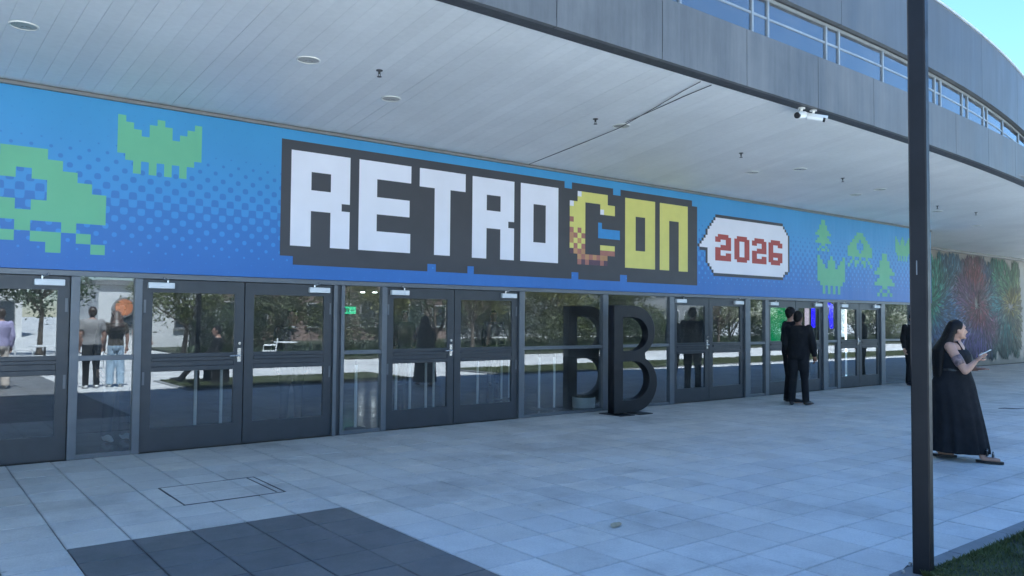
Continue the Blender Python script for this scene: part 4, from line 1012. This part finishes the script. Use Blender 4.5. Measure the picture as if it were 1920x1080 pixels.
# ------------------------------------------------------------------ plaza behind the camera: trees, furniture, buildings (seen in the glass)
def tree(loc, h, cr, label, leaf='leaf_a', trunk=0.11, base=0.5, nclump=34, nleaf=95, seed=0, bare=False, lsize=.10):
    r = random.Random(seed); e = empty('tree', loc, label, 'tree', group='plaza trees mirrored in the glass')
    cz = h * base + (h - h * base) / 2; rz = (h - h * base) / 2
    t = MB(); top = Vector((r.uniform(-.2, .2), r.uniform(-.2, .2), h * .75))
    mid = Vector((r.uniform(-.1, .1), r.uniform(-.1, .1), h * base))
    t.tube([(0, 0, -.05), (0, 0, .15), tuple(mid * .6), tuple(mid), tuple(top)], [trunk * 1.5, trunk, trunk * .85, trunk * .7, trunk * .2], 9)
    cl = []
    for k in range(nclump):
        while True:
            p = Vector((r.uniform(-1, 1), r.uniform(-1, 1), r.uniform(-1, 1)))
            if .35 < p.length < 1: break
        q = Vector((p.x * cr, p.y * cr, cz + p.z * rz)); cl.append(q)
        if k < (26 if bare else 12):
            m0 = mid.lerp(top, r.uniform(-.25, .6)); mm = m0.lerp(q, .5) + Vector((r.uniform(-.15, .15), r.uniform(-.15, .15), r.uniform(0, .25)))
            t.tube([m0, mm, q], [trunk * .38, trunk * .22, trunk * .06], 6)
            if bare:
                for _ in range(4):
                    a_ = mm.lerp(q, r.random()); t.tube([a_, a_ + Vector((r.gauss(0, .25), r.gauss(0, .25), r.uniform(.1, .5)))], [trunk * .1, trunk * .03], 5)
    t.build('trunk', M['bark'], e, smooth=True)
    c = MB()
    for q in cl:
        cs_ = r.uniform(.22, .42) * cr * .9
        for _ in range(int(nleaf * (0.12 if bare else 1))):
            p = q + Vector((r.gauss(0, cs_ * .55), r.gauss(0, cs_ * .55), r.gauss(0, cs_ * .42)))
            if p.z < .05: continue
            a_ = Vector((r.gauss(0, 1), r.gauss(0, 1), r.gauss(0, .6))).normalized(); n_ = Vector((r.gauss(0, 1), r.gauss(0, 1), r.gauss(0.6, 1))).normalized(); b_ = a_.cross(n_)
            L_ = lsize * r.uniform(.7, 1.4); b_ = b_ * L_ * .45
            c.add([p - a_ * L_, p + b_, p + a_ * L_, p - b_], [(0, 1, 2, 3)])
    c.build('crown', M[leaf], e)
    return e
TR = [((4.6, -16.5, 0), 4.6, 1.9, 'leaf_b', .38, 'dark leafy tree behind the white café chairs, far left', False), ((8.4, -10.5, 0), 3.6, 1.5, 'leaf_a', .30, 'olive tree mirrored in the left leaf of the left double door', False),
      ((12.3, -11.0, 0), 4.3, 1.9, 'leaf_a', .12, 'broad low bushy tree mirrored in the right leaf of the left double door', False), ((16.0, -9.5, 0), 3.7, 1.2, 'leaf_c', .42, 'small yellow-green tree mirrored in the left leaf of the middle double door', False),
      ((18.9, -7.0, 0), 3.8, 1.3, 'leaf_a', .35, 'nearly bare young tree mirrored in the right leaf of the middle double door', True), ((21.5, -9.5, 0), 4.0, 1.5, 'leaf_c', .38, 'yellow-green tree right of the nearly bare young tree', False), ((26.5, -10.5, 0), 3.9, 1.9, 'leaf_c', .30, 'round-crowned tree mirrored left of the letter B', False),
      ((32.5, -11.5, 0), 4.3, 1.7, 'leaf_a', .32, 'olive tree mirrored right of the letter B', False), ((36.5, -8.0, 0), 3.6, 1.2, 'leaf_a', .3, 'nearly bare tree before the right-hand trees', True), ((41.0, -10.5, 0), 4.6, 2.3, 'leaf_a', .16, 'wide dense tree mirrored in the right double doors', False), ((48.5, -10.0, 0), 4.8, 2.2, 'leaf_b', .2, 'dense dark tree at the far right of the plaza', False),
      ((57, -11, 0), 5.0, 2.8, 'leaf_b', .12, 'broad dark tree right of the dense dark tree', False), ((66, -13, 0), 5.2, 3.2, 'leaf_a', .12, 'broad olive tree right of the broad dark tree', False), ((77, -14, 0), 5.4, 3.6, 'leaf_b', .12, 'rightmost broad dark tree of the plaza', False), ((23.5, -17, 0), 5.2, 2.5, 'leaf_b', .15, 'dark tree standing behind the yellow-green trees', False), ((14.5, -19, 0), 5.0, 2.4, 'leaf_b', .15, 'dark tree standing behind the broad bushy tree', False), ((29.5, -18, 0), 5.2, 2.5, 'leaf_b', .12, 'dark tree standing behind the round-crowned tree', False), ((37.0, -19, 0), 5.4, 2.7, 'leaf_b', .12, 'dark tree standing behind the wide dense tree', False)]
for i, (lc, h_, cr, lf_, bs, lb, br) in enumerate(TR):
    tree(lc, h_, cr, lb, lf_, .07 + .02 * cr, bs, 46 if bs < .2 else 34, 130, 100 + i, br, .085 if not br else .06)

bed = tag(BX(9.4, 95, -27, -7.6, -0.04, 0.06).build('planting_bed', M['soil'], bevel=0.02), kind='structure')
gb = MB(); rb = random.Random(21)
for _ in range(26000):
    x = rb.uniform(9.5, 60); y = -7.7 - 8 * rb.random() ** 1.6; h = rb.uniform(.12, .42); an = rb.uniform(0, 6.283); wd = rb.uniform(.02, .05); le = rb.uniform(.1, .7) * h
    dx, dy = math.cos(an), math.sin(an)
    gb.add([(x - dy * wd, y + dx * wd, .05), (x + dy * wd, y - dx * wd, .05), (x + dx * le, y + dy * le, .05 + h)], [(0, 1, 2)])
tag(gb.build('ground_cover', M['leaf_b']), 'dark leafy ground cover filling the planting bed across the plaza', 'ground cover', kind='stuff')
ORD = ['first', 'second', 'third', 'fourth', 'fifth', 'sixth', 'seventh', 'eighth', 'ninth', 'tenth', 'eleventh', 'twelfth', 'thirteenth', 'fourteenth']
for i in range(14):
    x = 10.6 + i * 3.7 + rb.uniform(-.5, .5); y = -9.2 - rb.uniform(0, 3.5); hh = rb.uniform(1.7, 2.8); cr = rb.uniform(1.2, 1.8)
    e = empty('shrub', (x, y, .05), ORD[i] + ' leafy shrub from the left in the planting bed across the plaza', 'shrub', group='shrubs in the planting bed')
    st = MB()
    for _ in range(5): st.tube([(0, 0, 0), (rb.gauss(0, .25), rb.gauss(0, .25), hh * .6)], [.03, .01], 5)
    st.build('stem', M['bark'], e)
    fo = MB()
    for _ in range(3600):
        p = Vector((rb.gauss(0, 1), rb.gauss(0, 1), rb.gauss(0, 1))); p = p.normalized() * (rb.random() ** .35)
        wob = 1 + .22 * math.sin(p.x * 5 + i) * math.sin(p.z * 6 + p.y * 4)
        p = Vector((p.x * cr * wob, p.y * cr * wob, hh * .52 + p.z * hh * .5 * wob))
        if p.z < .05: continue
        a_ = Vector((rb.gauss(0, 1), rb.gauss(0, 1), rb.gauss(0, .6))).normalized(); b_ = a_.cross(Vector((rb.gauss(0, 1), rb.gauss(0, 1), rb.gauss(.6, 1))).normalized()) * .035
        fo.add([p - a_ * .08, p + b_, p + a_ * .08, p - b_], [(0, 1, 2, 3)])
    fo.build('foliage', M[('leaf_b', 'leaf_a', 'leaf_b')[i % 3]], e)

def chair(loc, rz, label):
    e = empty('garden_chair', loc, label, 'chair', rz, 'white café chairs on the plaza')
    for sx in (-.2, .2):
        MB().tube([(sx, -.2, 0), (sx, -.2, .44)], .016, 7).build('leg', M['white'], e); MB().tube([(sx, .2, 0), (sx, .19, .44), (sx, .25, .85)], .016, 7).build('leg', M['white'], e)
        MB().tube([(sx * 1.1, -.2, .44), (sx * 1.1, -.18, .64), (sx * 1.1, .21, .65)], .014, 7).build('armrest', M['white'], e)
    BX(-.22, .22, -.22, .2, .44, .465).build('seat', M['white'], e)
    for k in range(3): MB().tube([(-.2, .2 + .015 * k, .58 + .12 * k), (.2, .2 + .015 * k, .58 + .12 * k)], .022, 7).build('back_slat', M['white'], e)
def table(loc, label):
    e = empty('cafe_table', loc, label, 'table', 0, 'café tables on the plaza')
    MB().tube([(0, 0, .70), (0, 0, .73)], .38, 24).build('table_top', M['white'], e); MB().tube([(0, 0, .02), (0, 0, .70)], .03, 10).build('stem', M['iron'], e); MB().tube([(0, 0, 0), (0, 0, .02)], .24, 20).build('foot', M['iron'], e)
chair((2.75, -4.6, 0), 1.7, 'white café chair at the far left of the plaza'); chair((3.75, -4.7, 0), -1.6, 'white café chair right of the leftmost café chair'); table((3.25, -4.9, 0), 'round white café table between the two leftmost chairs')
chair((4.9, -6.6, 0), 1.4, 'white café chair beneath the dark leafy tree'); chair((9.6, -5.2, 0), -1.2, 'white café chair before the olive tree'); table((10.3, -5.6, 0), 'round white café table before the olive tree')
# bench for the seated person
be = empty('plaza_bench', (6.0, 0.76, 0.03), 'low dark bench under the seated person in black', 'bench', dirz(-1, -.1))
BX(-.55, .55, -.25, .2, .38, .42).build('seat', M['black'], be, bevel=.004)
for sx in (-.45, .45): BX(sx - .03, sx + .03, -.22, .17, 0, .38).build('leg', M['black'], be)

def block(name, label, x0, x1, y1, depth, h, mat, cols_, rows_, wz=(0.9, 2.4), fl=3.1, door_at=None):
    """simple building whose long front faces the plaza at y = y1"""
    e = empty(name, ((x0 + x1) / 2, y1, 0), label, 'building'); inv = Matrix.Translation((-(x0 + x1) / 2, -y1, 0))
    def B(mb, nm, mt, par=None):
        o = mb.build(nm, M[mt], par or e)
        if par is None: o.matrix_parent_inverse = inv
        return o
    B(BX(x0, x1, y1 - depth, y1, -.05, h), 'wall', mat); B(BX(x0 - .15, x1 + .15, y1 - depth - .15, y1 + .15, h, h + .25), 'roof', 'bg')
    pitch_ = (x1 - x0) / cols_
    for r_ in range(rows_):
        for c_ in range(cols_):
            xc = x0 + (c_ + .5) * pitch_; w_ = pitch_ * .28; z0, z1 = wz[0] + r_ * fl, wz[1] + r_ * fl
            f = B(BX(xc - w_ - .06, xc + w_ + .06, y1 - .02, y1 + .05, z0 - .06, z1 + .06), 'window', 'bw' if mat != 'bw' else 'bg')
            BX(xc - w_, xc + w_, y1 + .051, y1 + .058, z0, z1).build('pane', M['far_glass'], f)
            BX(xc - w_ - .1, xc + w_ + .1, y1, y1 + .14, z0 - .12, z0 - .065).build('sill', M['bg'], f)
    if door_at: 
        d_ = B(BX(door_at - .6, door_at + .6, y1, y1 + .06, 0, 2.3), 'door', 'iron'); MB().tube([(door_at + .45, y1 + .07, 1.0), (door_at + .45, y1 + .07, 1.2)], .02, 6).build('handle', M['steel'], d_)
    return e
k_ = block('kiosk', 'white kiosk with a round orange sign across the plaza', 7.3, 12.8, -20.0, 5, 2.9, 'bw', 2, 1, (1.0, 1.9), 3, 11.9)
sg = MB(); sg.tube([(8.35, -19.93, 1.92), (8.35, -19.86, 1.92)], .46, 28); so_ = sg.build('sign_rim', M['bg'], k_); so_.matrix_parent_inverse = Matrix.Translation((-10.05, 20.0, 0))
sg = MB(); sg.tube([(8.35, -19.859, 1.92), (8.35, -19.84, 1.92)], .38, 28); so_ = sg.build('round_sign', M['orange'], k_); so_.matrix_parent_inverse = Matrix.Translation((-10.05, 20.0, 0))
block('apartment_house', 'tall white apartment house at the far left of the plaza', -12, 7.0, -44, 12, 16, 'bw', 9, 5, door_at=2.0)
block('brick_block', 'brown brick block behind the plaza trees', 13.5, 33, -30, 10, 9, 'bb', 10, 3, door_at=20)
block('grey_office', 'grey office block at the far right of the plaza', 35, 70, -33, 12, 12, 'bg', 16, 4, door_at=50)
